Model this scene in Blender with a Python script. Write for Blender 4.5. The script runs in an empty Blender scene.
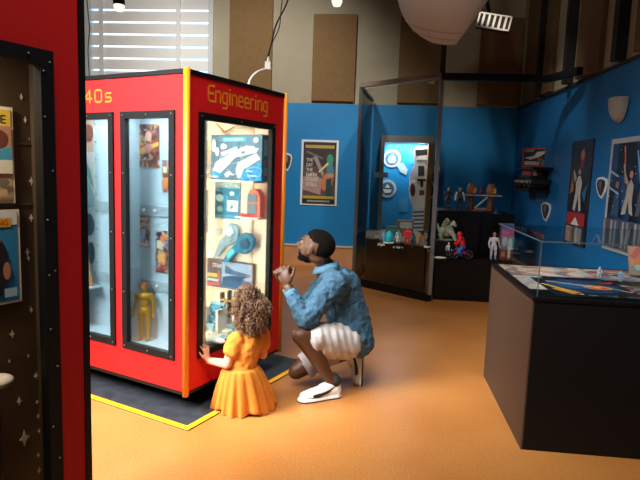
import bpy, bmesh, math, random
from mathutils import Vector, Matrix, noise
SC = bpy.context.scene
COL = SC.collection
V = Vector
random.seed(7)
# ---------------------------------------------------------------- camera
FPX, PITCH, ROLL, CH = 550.4, 0.1220, 0.0339, 1.35
fw = V((0, math.cos(PITCH), -math.sin(PITCH)))
rt0 = V((1, 0, 0)); up0 = rt0.cross(fw)
crt = rt0*math.cos(ROLL) + up0*math.sin(ROLL)
cup = -rt0*math.sin(ROLL) + up0*math.cos(ROLL)
CAMP = V((0, 0, CH))
cd = bpy.data.cameras.new('camera'); cam = bpy.data.objects.new('camera', cd); COL.objects.link(cam)
cd.sensor_width = 36; cd.lens = FPX*36/640; cd.clip_start = .05; cd.clip_end = 100
cam.matrix_world = Matrix(((crt.x, cup.x, -fw.x, 0), (crt.y, cup.y, -fw.y, 0), (crt.z, cup.z, -fw.z, CH), (0, 0, 0, 1)))
SC.camera = cam
SC.view_settings.view_transform = 'Standard'; SC.view_settings.look = 'None'
SC.view_settings.gamma = 1; SC.view_settings.use_curve_mapping = False
SC.view_settings.exposure = 0.0
# ---------------------------------------------------------------- world
wd = bpy.data.worlds.new('world'); SC.world = wd; wd.use_nodes = True
bg = wd.node_tree.nodes['Background']; bg.inputs[0].default_value = (.85, .82, .78, 1); bg.inputs[1].default_value = .085
# ---------------------------------------------------------------- room lights
def light(name, kind, loc, to, power, color, size=1, size_y=None, spot=None, blend=.5, spread=None):
    l = bpy.data.lights.new(name, kind); l.energy = power; l.color = color
    if kind == 'AREA':
        l.size = size
        if spread: l.spread = math.radians(spread)
        if size_y: l.shape = 'RECTANGLE'; l.size_y = size_y
    else: l.shadow_soft_size = size
    if kind == 'SPOT': l.spot_size = math.radians(spot); l.spot_blend = blend
    o = bpy.data.objects.new(name, l); COL.objects.link(o); o.location = loc
    o.rotation_euler = (V(to)-V(loc)).to_track_quat('-Z', 'Y').to_euler()
    return o
light('daylight_left_window', 'AREA', (-3.4, .9, 3.3), (-.25, 3.1, 0), 108, (.97, .97, 1), 2.0, 1.8, spread=56)
light('overhead_fill', 'AREA', (-.5, .9, 4.4), (-.3, 2.9, 0), 50, (1, .96, .9), 1.6, 1.2, spread=80)  # added overhead fill light; no real clerestory behind it
light('duct_fill_spot', 'SPOT', (-.4, 2.6, 4.4), (1.2, 5.3, 3.4), 55, (1, .95, .88), .1, spot=40, blend=.8)  # spot added only to brighten the duct end
light('shutter_fill_spot', 'SPOT', (-2.2, 5.3, 4.4), (-2.9, 7.9, 3.0), 170, (1, .96, .9), .12, spot=60, blend=.8)  # spot added to brighten the slats in place of light through them
light('track_spot_wall', 'SPOT', (-.9, 4.6, 4.4), (-1.1, 7.9, 1.8), 560, (.97, .97, .97), .12, spot=78, blend=.9)
light('track_spot_case', 'SPOT', (1.0, 4.6, 4.4), (1.2, 7.6, .8), 260, (1, .95, .88), .1, spot=50, blend=.8)
light('track_spot_corner', 'SPOT', (1.1, 4.9, 4.2), (2.3, 6.4, 1.0), 135, (1, .92, .84), .06, spot=44, blend=.7)
light('track_spot_floor', 'SPOT', (.3, 4.2, 4.4), (.35, 4.9, 0), 170, (1, .86, .66), .2, spot=70, blend=1)
light('desk_fill_spot', 'SPOT', (1.2, 1.2, 4.2), (1.65, 3.2, .7), 110, (1, .85, .7),   .1, spot=34, blend=.7)  # spot added to brighten the prints on the table case
# ---------------------------------------------------------------- pixel rays (calibration of the photograph)
def ray(x, y): return fw + crt*((x-320)/FPX) - cup*((y-240)/FPX)
def onz(x, y, z=0.):
    d = ray(x, y); return CAMP + d*((z-CH)/d.z)
def onpl(x, y, p0, n):
    d = ray(x, y); return CAMP + d*((p0-CAMP).dot(n)/d.dot(n))
def at(x, y, Y):
    d = ray(x, y); return CAMP + d*(Y/d.y)
# ---------------------------------------------------------------- frames
def frame(o, xa, ya, za):
    return Matrix(((xa.x, ya.x, za.x, o.x), (xa.y, ya.y, za.y, o.y), (xa.z, ya.z, za.z, o.z), (0, 0, 0, 1)))
Z = V((0, 0, 1)); YAW = -.5003
d1 = V((math.cos(YAW), math.sin(YAW), 0)); d2 = V((-math.sin(YAW), math.cos(YAW), 0))
C0 = V((-.702, 2.864, 0))
CAB = frame(C0, d1, d2, Z)
wa = math.radians(4.8)
ww = V((math.cos(wa), -math.sin(wa), 0)); wn = V((-math.sin(wa), -math.cos(wa), 0))
COR = V((2.654, 7.708, 0))
BW = frame(COR, ww, Z, wn)            # back wall: x right, y up, z out of the wall
RW = frame(COR, wn, Z, -ww)           # right wall
ROOM = frame(COR, ww, -wn, Z)
# ---------------------------------------------------------------- materials
def lin(h):
    h = h.lstrip('#'); r = []
    for i in (0, 2, 4):
        c = int(h[i:i+2], 16)/255; r.append(c/12.92 if c <= .04045 else ((c+.055)/1.055)**2.4)
    return (*r, 1)
MC = {}
def M(h, rough=.6, metal=0., emit=0., var=0., vscale=8., bump=0., bscale=60., spec=.5, sub=0.):
    k = (h, rough, metal, emit, var, vscale, bump, bscale, spec, sub)
    if k in MC: return MC[k]
    m = bpy.data.materials.new('surface_'+h.lstrip('#')); m.use_nodes = True
    nt = m.node_tree; b = nt.nodes['Principled BSDF']; c = lin(h)
    b.inputs['Base Color'].default_value = c; b.inputs['Roughness'].default_value = rough
    b.inputs['Metallic'].default_value = metal; b.inputs['Specular IOR Level'].default_value = spec
    if sub: b.inputs['Subsurface Weight'].default_value = sub; b.inputs['Subsurface Scale'].default_value = .01
    if emit: b.inputs['Emission Color'].default_value = c; b.inputs['Emission Strength'].default_value = emit
    tc = nt.nodes.new('ShaderNodeTexCoord')
    if var:
        n = nt.nodes.new('ShaderNodeTexNoise'); n.inputs['Scale'].default_value = vscale; n.inputs['Detail'].default_value = 5
        nt.links.new(tc.outputs['Object'], n.inputs['Vector'])
        r = nt.nodes.new('ShaderNodeValToRGB')
        r.color_ramp.elements[0].position = .3; r.color_ramp.elements[1].position = .7
        r.color_ramp.elements[0].color = tuple(x*(1-var) for x in c[:3])+(1,)
        r.color_ramp.elements[1].color = tuple(min(1, x*(1+var)) for x in c[:3])+(1,)
        nt.links.new(n.outputs['Fac'], r.inputs['Fac']); nt.links.new(r.outputs['Color'], b.inputs['Base Color'])
    if bump:
        n = nt.nodes.new('ShaderNodeTexNoise'); n.inputs['Scale'].default_value = bscale; n.inputs['Detail'].default_value = 4
        nt.links.new(tc.outputs['Object'], n.inputs['Vector'])
        u = nt.nodes.new('ShaderNodeBump'); u.inputs['Strength'].default_value = bump; u.inputs['Distance'].default_value = .02
        nt.links.new(n.outputs['Fac'], u.inputs['Height']); nt.links.new(u.outputs['Normal'], b.inputs['Normal'])
    MC[k] = m; return m
def Mcells(cols, scale=20, rough=.5, stretch=(1, 1, 1), key=0):
    k = ('cells', tuple(cols), scale, rough, stretch, key)
    if k in MC: return MC[k]
    m = bpy.data.materials.new('printed_paper'); m.use_nodes = True; nt = m.node_tree; b = nt.nodes['Principled BSDF']
    b.inputs['Roughness'].default_value = rough
    tc = nt.nodes.new('ShaderNodeTexCoord'); mp = nt.nodes.new('ShaderNodeMapping')
    mp.inputs['Scale'].default_value = stretch; mp.inputs['Location'].default_value = (key*1.7, key*.9, key*2.3)
    ns = nt.nodes.new('ShaderNodeTexNoise'); ns.inputs['Scale'].default_value = scale*.6
    mx = nt.nodes.new('ShaderNodeMixRGB'); mx.inputs[0].default_value = .12
    v = nt.nodes.new('ShaderNodeTexVoronoi'); v.inputs['Scale'].default_value = scale
    s = nt.nodes.new('ShaderNodeSeparateColor'); r = nt.nodes.new('ShaderNodeValToRGB'); r.color_ramp.interpolation = 'CONSTANT'
    L = nt.links.new
    L(tc.outputs['Object'], mp.inputs[0]); L(mp.outputs[0], ns.inputs['Vector']); L(mp.outputs[0], mx.inputs[1]); L(ns.outputs['Color'], mx.inputs[2])
    L(mx.outputs[0], v.inputs['Vector']); L(v.outputs['Color'], s.inputs[0]); L(s.outputs[0], r.inputs[0]); L(r.outputs[0], b.inputs['Base Color'])
    el = r.color_ramp.elements
    el[0].color = lin(cols[0]); el[0].position = 0; el[1].color = lin(cols[1]); el[1].position = 1/len(cols)
    for i, c in enumerate(cols[2:], 2): e = el.new(i/len(cols)); e.color = lin(c)
    MC[k] = m; return m
def Mglass(tint='#f4fbfb', refl=.6, name='clear_glass'):
    k = ('glass', tint, refl)
    if k in MC: return MC[k]
    m = bpy.data.materials.new(name); m.use_nodes = True; nt = m.node_tree; nt.nodes.clear()
    o = nt.nodes.new('ShaderNodeOutputMaterial'); t = nt.nodes.new('ShaderNodeBsdfTransparent'); g = nt.nodes.new('ShaderNodeBsdfGlossy')
    f = nt.nodes.new('ShaderNodeFresnel'); f.inputs[0].default_value = 1.45; mm = nt.nodes.new('ShaderNodeMath'); mm.operation = 'MULTIPLY'; mm.inputs[1].default_value = refl
    x = nt.nodes.new('ShaderNodeMixShader'); t.inputs[0].default_value = lin(tint); g.inputs['Roughness'].default_value = .02
    L = nt.links.new; L(f.outputs[0], mm.inputs[0]); L(mm.outputs[0], x.inputs[0]); L(t.outputs[0], x.inputs[1]); L(g.outputs[0], x.inputs[2]); L(x.outputs[0], o.inputs[0])
    MC[k] = m; return m
def Mfloor():
    m = bpy.data.materials.new('stained_concrete'); m.use_nodes = True; nt = m.node_tree; b = nt.nodes['Principled BSDF']; L = nt.links.new
    tc = nt.nodes.new('ShaderNodeTexCoord')
    n1 = nt.nodes.new('ShaderNodeTexNoise'); n1.inputs['Scale'].default_value = 1.3; n1.inputs['Detail'].default_value = 6
    n2 = nt.nodes.new('ShaderNodeTexNoise'); n2.inputs['Scale'].default_value = 90; n2.inputs['Detail'].default_value = 8
    r1 = nt.nodes.new('ShaderNodeValToRGB'); r2 = nt.nodes.new('ShaderNodeValToRGB'); mx = nt.nodes.new('ShaderNodeMixRGB'); mx.blend_type = 'MULTIPLY'; mx.inputs[0].default_value = 1
    r1.color_ramp.elements[0].position = .3; r1.color_ramp.elements[0].color = lin('#ad6e33'); r1.color_ramp.elements[1].position = .7; r1.color_ramp.elements[1].color = lin('#c28445')
    r2.color_ramp.elements[0].position = .35; r2.color_ramp.elements[0].color = (.78, .75, .72, 1); r2.color_ramp.elements[1].position = .6; r2.color_ramp.elements[1].color = (1, 1, 1, 1)
    for n in (n1, n2): L(tc.outputs['Object'], n.inputs['Vector'])
    L(n1.outputs[0], r1.inputs[0]); L(n2.outputs[0], r2.inputs[0]); L(r1.outputs[0], mx.inputs[1]); L(r2.outputs[0], mx.inputs[2]); L(mx.outputs[0], b.inputs['Base Color'])
    b.inputs['Roughness'].default_value = .33; b.inputs['Specular IOR Level'].default_value = .5
    u = nt.nodes.new('ShaderNodeBump'); u.inputs['Strength'].default_value = .02; L(n2.outputs[0], u.inputs['Height']); L(u.outputs[0], b.inputs['Normal'])
    return m
def Mcurl():
    m = bpy.data.materials.new('curly_brown_hair'); m.use_nodes = True; nt = m.node_tree; b = nt.nodes['Principled BSDF']; L = nt.links.new
    tc = nt.nodes.new('ShaderNodeTexCoord'); n = nt.nodes.new('ShaderNodeTexNoise'); n.inputs['Scale'].default_value = 45
    r = nt.nodes.new('ShaderNodeValToRGB'); r.color_ramp.elements[0].position = .4; r.color_ramp.elements[0].color = lin('#3b261a'); r.color_ramp.elements[1].position = .65; r.color_ramp.elements[1].color = lin('#94704c')
    L(tc.outputs['Object'], n.inputs['Vector']); L(n.outputs[0], r.inputs[0]); L(r.outputs[0], b.inputs['Base Color']); b.inputs['Roughness'].default_value = .45
    return m
GLASS = Mglass(); BLACK = M('#090808', .45, spec=.3); BLACKM = M('#0c0b0b', .6, spec=.25)
# ---------------------------------------------------------------- mesh builder
class MB:
    def __init__(s, mat=None): s.bm = bmesh.new(); s.M = mat or Matrix(); s.ms = []
    def mi(s, m):
        if m is None: return 0
        if m not in s.ms: s.ms.append(m)
        return s.ms.index(m)
    def v(s, p): return s.bm.verts.new(s.M @ V(p))
    def f(s, vs, m=None, smooth=False):
        try: q = s.bm.faces.new(vs)
        except ValueError: return None
        q.material_index = s.mi(m); q.smooth = smooth; return q
    def box(s, a, b, m=None, R=None):
        x0, y0, z0 = a; x1, y1, z1 = b
        pts = [(x0,y0,z0),(x1,y0,z0),(x1,y1,z0),(x0,y1,z0),(x0,y0,z1),(x1,y0,z1),(x1,y1,z1),(x0,y1,z1)]
        if R: pts = [R @ V(p) for p in pts]
        vs = [s.v(p) for p in pts]
        for q in ((0,3,2,1),(4,5,6,7),(0,1,5,4),(1,2,6,5),(2,3,7,6),(3,0,4,7)): s.f([vs[i] for i in q], m)
        return s
    def holes(s, x0, x1, z0, z1, hs, hz0, hz1, pl, m=None):
        """panel in x-z with a row of openings; pl(x,z) -> (lo,hi) box builder"""
        xs = x0
        for a, b in sorted(hs): pl(s, xs, a, hz0, hz1, m); xs = b
        pl(s, xs, x1, hz0, hz1, m); pl(s, x0, x1, z0, hz0, m); pl(s, x0, x1, hz1, z1, m)
    def prism(s, pts, z0, z1, m=None):
        a = [s.v((x, y, z0)) for x, y in pts]; b = [s.v((x, y, z1)) for x, y in pts]; n = len(pts)
        s.f(a[::-1], m); s.f(b, m)
        for i in range(n): s.f([a[i], a[(i+1) % n], b[(i+1) % n], b[i]], m)
        return s
    def cone(s, p0, p1, r0, r1, n=12, m=None, caps=True, smooth=True):
        p0 = V(p0); p1 = V(p1); d = (p1-p0)
        if d.length < 1e-7: return s
        d.normalize(); u = d.orthogonal().normalized(); w = d.cross(u)
        A = []; B = []
        for i in range(n):
            t = 2*math.pi*i/n; e = u*math.cos(t)+w*math.sin(t); A.append(s.v(p0+e*r0)); B.append(s.v(p1+e*r1))
        for i in range(n): s.f([A[i], A[(i+1) % n], B[(i+1) % n], B[i]], m, smooth)
        if caps: s.f(A[::-1], m); s.f(B, m)
        return s
    def ell(s, c, r, R=None, m=None, nu=16, nv=10, lo=-1, hi=1):
        c = V(c); r = V(r) if not isinstance(r, (int, float)) else V((r, r, r))
        R = R or Matrix.Identity(3); rows = []
        for j in range(nv+1):
            t = -math.pi/2+math.pi*j/nv; row = []
            if j in (0, nv): rows.append([s.v(c+R @ V((0, 0, r.z*math.sin(t))))]); continue
            for i in range(nu):
                a = 2*math.pi*i/nu
                row.append(s.v(c+R @ V((r.x*math.cos(t)*math.cos(a), r.y*math.cos(t)*math.sin(a), r.z*math.sin(t)))))
            rows.append(row)
        for j in range(nv):
            a, b = rows[j], rows[j+1]
            for i in range(nu):
                k = (i+1) % nu
                if len(a) == 1: s.f([a[0], b[k], b[i]], m, True)
                elif len(b) == 1: s.f([a[i], a[k], b[0]], m, True)
                else: s.f([a[i], a[k], b[k], b[i]], m, True)
        return s
    def limb(s, pts, rs, m=None, n=14):
        for i in range(len(pts)-1): s.cone(pts[i], pts[i+1], rs[i], rs[i+1], n, m)
        for p, r in zip(pts, rs): s.ell(p, r, None, m, n, 8)
        return s
    def tube(s, pts, r, n=6, m=None):
        pts = [V(p) for p in pts]; rows = []; u = None
        for i, p in enumerate(pts):
            d = (pts[min(i+1, len(pts)-1)]-pts[max(i-1, 0)]).normalized()
            if u is None: u = d.orthogonal().normalized()
            u = (u-d*u.dot(d)).normalized(); w = d.cross(u)
            rr = r[i] if isinstance(r, (list, tuple)) else r
            rows.append([s.v(p+(u*math.cos(2*math.pi*k/n)+w*math.sin(2*math.pi*k/n))*rr) for k in range(n)])
        for a, b in zip(rows, rows[1:]):
            for k in range(n): s.f([a[k], a[(k+1) % n], b[(k+1) % n], b[k]], m, True)
        s.f(rows[0][::-1], m); s.f(rows[-1], m); return s
    def lathe(s, prof, c=(0, 0, 0), n=24, m=None):
        c = V(c); rows = []
        for r, z in prof: rows.append([s.v(c+V((max(r, 1e-4)*math.cos(2*math.pi*k/n), max(r, 1e-4)*math.sin(2*math.pi*k/n), z))) for k in range(n)])
        for a, b in zip(rows, rows[1:]):
            for k in range(n): s.f([a[k], a[(k+1) % n], b[(k+1) % n], b[k]], m, True)
        s.f(rows[0][::-1], m); s.f(rows[-1], m); return s
    def build(s, name, mat=None, parent=None, bevel=0, remesh=0, smooth=0, disp=None):
        me = bpy.data.meshes.new(name)
        if remesh == 0: bmesh.ops.recalc_face_normals(s.bm, faces=s.bm.faces)
        s.bm.to_mesh(me); s.bm.free()
        if s.ms:
            for m in s.ms: me.materials.append(m)
        else: me.materials.append(mat)
        o = bpy.data.objects.new(name, me); COL.objects.link(o)
        if remesh:
            md = o.modifiers.new('r', 'REMESH'); md.mode = 'VOXEL'; md.voxel_size = remesh; md.use_smooth_shade = True
            if smooth: sm = o.modifiers.new('s', 'SMOOTH'); sm.factor = .5; sm.iterations = smooth
            dg = bpy.context.evaluated_depsgraph_get(); dg.update()
            nm = bpy.data.meshes.new_from_object(o.evaluated_get(dg)); o.modifiers.clear(); o.data = nm
            bpy.data.meshes.remove(me); me = nm; me.name = name
            me.materials.clear(); me.materials.append(mat or s.ms[0])
            if disp:
                me.update()
                ns = [v.normal.copy() for v in me.vertices]
                for v, nn in zip(me.vertices, ns): v.co += nn*disp(v.co)
            for p in me.polygons: p.use_smooth = True
        if bevel:
            b = o.modifiers.new('bevel', 'BEVEL'); b.width = bevel; b.segments = 2; b.limit_method = 'ANGLE'
        if parent is not None:
            root = parent
            while root.parent: root = root.parent
            if root.type == 'EMPTY': me.transform(ROOTM[root.name].inverted())
            o.parent = parent
        return o
ROOTM = {}
def tag(o, label, cat, group=None):
    o['label'] = label; o['category'] = cat
    if group: o['group'] = group
    return o
def thing(name, label, cat, M4=None, group=None):
    o = bpy.data.objects.new(name, None); COL.objects.link(o); o.empty_display_size = .1
    M4 = M4 if M4 is not None else Matrix()
    if isinstance(M4, Vector): M4 = Matrix.Translation(M4)
    o.matrix_world = M4; ROOTM[o.name] = M4.copy(); return tag(o, label, cat, group)
def lab(o, t): o['label'] = t; return o
def struct(name, mb, mat=None, parent=None, **k):
    o = mb.build(name, mat, parent, **k)
    if parent is None: o['kind'] = 'structure'
    return o
def dup(root, loc, label, group=None, rz=None):
    r = root.copy(); COL.objects.link(r); r.location = loc; r['label'] = label
    if rz is not None: r.rotation_euler.z = rz
    if group: r['group'] = group
    for ch in list(root.children):
        c = ch.copy(); COL.objects.link(c); c.parent = r
        for g in list(ch.children):
            d = g.copy(); COL.objects.link(d); d.parent = c
    return r
# ---------------------------------------------------------------- text
TC = {}
def textmesh(t):
    if t in TC: return TC[t]
    cu = bpy.data.curves.new('t', 'FONT'); cu.body = t; cu.size = 1; cu.resolution_u = 2
    o = bpy.data.objects.new('t', cu); COL.objects.link(o)
    dg = bpy.context.evaluated_depsgraph_get(); dg.update()
    me = bpy.data.meshes.new_from_object(o.evaluated_get(dg))
    vs = [v.co.copy() for v in me.vertices]; fs = [list(p.vertices) for p in me.polygons]
    w = max(v.x for v in vs)
    bpy.data.objects.remove(o); bpy.data.curves.remove(cu); bpy.data.meshes.remove(me)
    TC[t] = (vs, fs, w); return TC[t]
def add_text(mb, t, x, y, z, h, m, width=None):
    vs, fs, w = textmesh(t); sc = h/.7; sx = sc if not width else width/w
    vv = [mb.v((x+v.x*sx, y+v.y*sc, z)) for v in vs]
    for f_ in fs: mb.f([vv[i] for i in f_], m)
def layers(mb, w, h, shapes, z0, step=.0007):
    """flat printed shapes in fractions of the sheet"""
    z = z0
    for s_ in shapes:
        z += step; k = s_[0]; c_ = s_[5] if k == 't' else s_[-1]; m = M(c_, .55) if isinstance(c_, str) else c_
        if k == 'r': x, y, a, b = s_[1:5]; pts = [(x, y), (x+a, y), (x+a, y+b), (x, y+b)]
        elif k == 'e': cx, cy, rx, ry = s_[1:5]; pts = [(cx+rx*math.cos(t*math.pi/9), cy+ry*math.sin(t*math.pi/9)) for t in range(18)]
        elif k == 'p': pts = s_[1]
        elif k == 't':
            add_text(mb, s_[1], s_[2]*w, s_[3]*h, z, s_[4]*h, m, s_[6]*w if len(s_) > 6 else None); continue
        mb.f([mb.v((x*w, y*h, z)) for x, y in pts], m)
def poster(name, label, cat, M4, w, h, base, shapes=(), border=None, t=.004, group=None, sheet='print'):
    """M4: origin at lower-left on the surface, x right, y up, z out"""
    r = thing(name, label, cat, M4, group)
    mb = MB(M4)
    if border:
        b, hx = border
        f_ = MB(M4); f_.box((0, 0, 0), (w, h, t)); f_.build('border', M(hx, .5), r)
        Mi = M4 @ Matrix.Translation((b, b, 0)); mb = MB(Mi); w -= 2*b; h -= 2*b
        mb.box((0, 0, t), (w, h, t+.001), base)
        layers(mb, w, h, shapes, t+.0012)
    else:
        mb.box((0, 0, 0), (w, h, t), base); layers(mb, w, h, shapes, t+.0002)
    mb.build(sheet, None, r); return r
def T(*a): return Matrix.Translation(a)

# ================================================================ the room
LX, NY = -7.5, -9.5
mb = MB(ROOM); mb.box((LX, NY, -.1), (.1, .1, 0)); struct('floor', mb, Mfloor())
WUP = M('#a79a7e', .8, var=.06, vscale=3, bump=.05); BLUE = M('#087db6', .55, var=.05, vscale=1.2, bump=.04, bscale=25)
mb = MB(ROOM); mb.box((LX-.1, 0, 0), (.12, .12, 2.315), BLUE)
# upper wall with the window opening
wx0, wx1, wz0, wz1 = -6.15, -4.27, 2.0, 4.15
mb.box((LX-.1, 0, 2.315), (wx0, .12, 4.7), WUP); mb.box((wx1, 0, 2.315), (.12, .12, 4.7), WUP)
mb.box((wx0, 0, wz1), (wx1, .12, 4.7), WUP)
mb.box((wx0, 0, 2.3151), (wx1, .12, 2.33), WUP)
struct('wall_back', mb)
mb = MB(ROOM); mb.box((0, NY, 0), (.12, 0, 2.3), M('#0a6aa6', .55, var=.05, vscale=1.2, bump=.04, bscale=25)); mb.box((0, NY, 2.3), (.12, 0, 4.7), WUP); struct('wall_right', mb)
mb = MB(ROOM); mb.box((LX-.1, NY, 0), (LX, 0, 4.7)); struct('wall_left', mb, WUP)
mb = MB(ROOM); mb.box((LX-.1, NY, 4.7), (.12, .12, 4.8)); struct('ceiling', mb, M('#2b241c', .9))
WOOD = M('#c98d5b', .5, var=.12, vscale=4)
mb = MB(ROOM); mb.box((LX, -.03, 0), (0, 0, .285), WOOD); mb.box((LX, -.045, .285), (0, 0, .305), M('#dcc09a', .5)); struct('baseboard_back', mb)
mb = MB(ROOM); mb.box((-.03, NY, 0), (0, -.03, .285), WOOD); mb.box((-.045, NY, .285), (0, -.045, .305), M('#dcc09a', .5)); struct('baseboard_right', mb)
# window with shutters
WM = BW
r = thing('window_1', '', 'window', WM @ T(wx0, 2.33, 0)); del r['label'], r['category']; r['kind'] = 'structure'
mb = MB(WM); fr = .07
for a, b in (((wx0, 2.33, -.1), (wx1, 2.38, .03)), ((wx0, wz1-fr, -.1), (wx1, wz1, .03)), ((wx0, 2.33, -.1), (wx0+fr, wz1, .03)), ((wx1-fr, 2.33, -.1), (wx1, wz1, .03))): mb.box(a, b)
mb.build('window_frame', M('#c9c9c4', .5), r)
mb = MB(WM); mb.box((wx0+.02, 2.35, -.115), (wx1-.02, wz1-.02, -.11)); mb.build('pane', M('#a9d6ff', .3, emit=2.4), r)
SLT = M('#dcd8d0', .6)
for i in range(11):
    zc = 2.40+i*.168; R = T(0, zc+.073, -.045) @ Matrix.Rotation(math.radians(-7), 4, 'X')
    mb = MB(WM); mb.box((wx0+fr, -.0735, -.005), (wx1-fr, .0735, .005), None, R); mb.build('shutter_slat', SLT, r)
for xx in (-5.93, -4.79):
    mb = MB(WM); mb.box((xx-.03, 2.36, -.03), (xx+.03, wz1-.05, -.01)); mb.build('shutter_stile', SLT, r)
# upper wall panels
TAN = M('#80613a', .9, var=.08, vscale=20, bump=.2, bscale=200)
def panel(M4, x0, x1, y0, y1, label, mat=TAN):
    mb = MB(M4); mb.box((x0, y0, .001), (x1, y1, .05)); tag(mb.build('acoustic_panel', mat, None, bevel=.006), label, 'wall panel', 'acoustic panels on the upper walls')
panel(BW, -4.03, -3.42, 2.33, 4.3, 'tall tan wall panel above the red cabinet, beside the shuttered window')
panel(BW, -2.85, -2.25, 2.345, 3.515, 'tan fabric wall panel directly above the framed film poster')
panel(BW, -1.655, -1.05, 2.345, 3.49, 'tan fabric wall panel above the glass enclosure, left of the round duct end')
panel(BW, -.57, -.02, 2.345, 3.49, 'dark tan wall panel at the room corner under the slatted vent')
DK = M('#6d5335', .9, var=.1, vscale=15)
for i, (s0, s1) in enumerate(((.35, .85), (1.15, 1.45), (2.2, 2.75), (3.4, 4.0))):
    panel(RW, s0, s1, 2.33, 4.2, ['narrow tan panel on the right wall nearest the room corner', 'slim brown panel on the right wall above the small shelves',
        'brown panel on the right wall above the tall slim poster', 'dark brown panel on the right wall above the wall light, at the top right edge'][i], DK)
for i, s in enumerate((1.02, 1.95, 3.1)):
    mb = MB(RW); mb.box((s, 2.32, .001), (s+.09, 4.6, .09)); o = mb.build('trim_%d' % (i+1), M('#17130f', .7)); o['kind'] = 'structure'
mb = MB(RW); mb.box((0, 2.29, 0), (9, 2.315, .02)); o = mb.build('trim_4', M('#2a2018', .7)); o['kind'] = 'structure'

# duct, vent, ceiling lamps, cables
dc = at(454, -15, 5.3); RD = .52
ax = (crt*.81-cup*.58).normalized(); DM = Matrix.Translation(dc) @ Z.rotation_difference(ax).to_matrix().to_4x4()
r = thing('round_duct', 'large off-white rounded duct end hanging at the top edge', 'duct', dc)
WHT = M('#e9e2d6', .6)
t1 = math.acos(.64); prof = [(RD*math.sin(t1+(math.pi-t1)*k/22), RD*math.cos(t1+(math.pi-t1)*k/22)) for k in range(23)]
mb = MB(DM); mb.lathe(prof, n=48); mb.build('duct_body', WHT, r)
for zz in (-.15, .03, .2):
    rr = math.sqrt(RD*RD-zz*zz); mb = MB(Matrix.Translation(dc) @ Matrix.Rotation(.5, 4, 'X')); zc = -RD*(.93-.16*(zz+.15)/.18); rr = math.sqrt(RD*RD-zc*zc)
    R4 = Matrix.Rotation(.5, 3, 'X'); run = [V(((rr+.002)*math.cos(t*math.pi/36), (rr+.002)*math.sin(t*math.pi/36), zc)) for t in range(-60, 12)]; run = [p for p in run if (R4 @ p).dot(ax) < .62*RD]
    mb.tube(run, .004, 5); mb.build('seam', M('#cdc1ae', .6), r)
mb = MB(); mb.cone(dc+V((-.1, 0, RD*.9)), V((dc.x-.1, dc.y, 4.7)), .03, .03, 10); mb.build('hanger_rod', BLACKM, r)
# vent
vc = at(494, 22, 6.0)
vr = V((1, -.03, 0)).normalized(); vu = V((.28, .1, .5)).normalized()
VM = frame(vc, vr, vu, vr.cross(vu))
r = thing('slatted_vent', 'white slatted air vent beside the round duct end', 'vent', VM)
mb = MB(VM); a, b = .17, .085
for q in (((-a, -b, 0), (a, -b+.016, .015)), ((-a, b-.016, 0), (a, b, .015)), ((-a, -b, 0), (-a+.016, b, .015)), ((a-.016, -b, 0), (a, b, .015))): mb.box(*q)
mb.build('vent_frame', M('#c8bda8', .5), r)
for i in range(5):
    mb = MB(VM); x = -a+.34*(i+1)/6; mb.box((x-.011, -b+.014, .002), (x+.011, b-.014, .014)); mb.build('slat', M('#c8bda8', .5), r)
mb = MB(VM); mb.box((-a, -b, -.04), (a, b, -.002)); mb.build('vent_box', M('#14100c', .8), r)
mb = MB(VM); mb.cone((0, 0, -.2), VM.inverted() @ (vc+V((0, 0, 2.3))), .02, .02, 8); mb.build('hanger_rod', BLACKM, r)
def bulb(x, y, Y, s, label):
    c = at(x, y, Y); r = thing('ceiling_spotlight', label, 'lamp', c, 'small hanging spotlights')
    mb = MB(Matrix.Translation(c)); mb.lathe([(.0, -.06*s), (.035*s, -.055*s), (.05*s, -.02*s), (.052*s, .02*s)], n=20); mb.build('bulb', M('#fff3dd', .3, emit=1.2), r)
    mb = MB(Matrix.Translation(c)); mb.lathe([(.055*s, .0), (.05*s, .1*s), (.02*s, .13*s)], n=20); mb.build('lamp_housing', BLACKM, r)
    mb = MB(Matrix.Translation(c)); mb.cone((0, 0, .12*s), (0, 0, 4.7-c.z), .008, .008, 6); mb.build('rod', BLACKM, r)
bulb(119, 5, 5.5, 1., 'small hanging spotlight with glowing bulb in front of the shutters')
bulb(337, 0, 5.5, 1., 'small spotlight at the top edge above the tan wall panel')
def cable(name, label, pts, r, m, Y=None):
    mb = MB(); mb.tube(pts, r, 6); tag(mb.build(name, m), label, 'cable')
Ymid = 3.9
def smoothpts(ps, n=8):
    out = []
    for i in range(len(ps)-1):
        p0 = ps[max(i-1, 0)]; p1 = ps[i]; p2 = ps[i+1]; p3 = ps[min(i+2, len(ps)-1)]
        for k in range(n):
            t = k/n; out.append(.5*((2*p1)+(p2-p0)*t+(2*p0-5*p1+4*p2-p3)*t*t+(-p0+3*p1-3*p2+p3)*t*t*t))
    out.append(ps[-1]); return out
cable('power_cable', 'black cable hanging down to the plug above the red cabinet', smoothpts([at(292, -14, Ymid), at(286, 5, Ymid), at(276, 25, Ymid), at(271, 45, Ymid), at(266, 62, Ymid)]), .006, BLACK)
cable('power_cable', 'thin dark brown cable twisted beside the black hanging cable', smoothpts([at(284, -14, Ymid), at(281, 10, Ymid), at(279, 28, Ymid), at(271, 46, Ymid), at(267, 66, Ymid)]), .004, M('#2a1c14', .6))
p = [at(248, 88, 3.55), at(250, 80, 3.6), at(256, 73, 3.75), at(264, 69.5, 3.87), at(271, 69, 3.9)]
cable('white_cable', 'white cable arching from the cabinet top to the hanging plug', smoothpts(p), .008, M('#f2ece0', .4))
pc = at(268, 64, Ymid)
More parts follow.
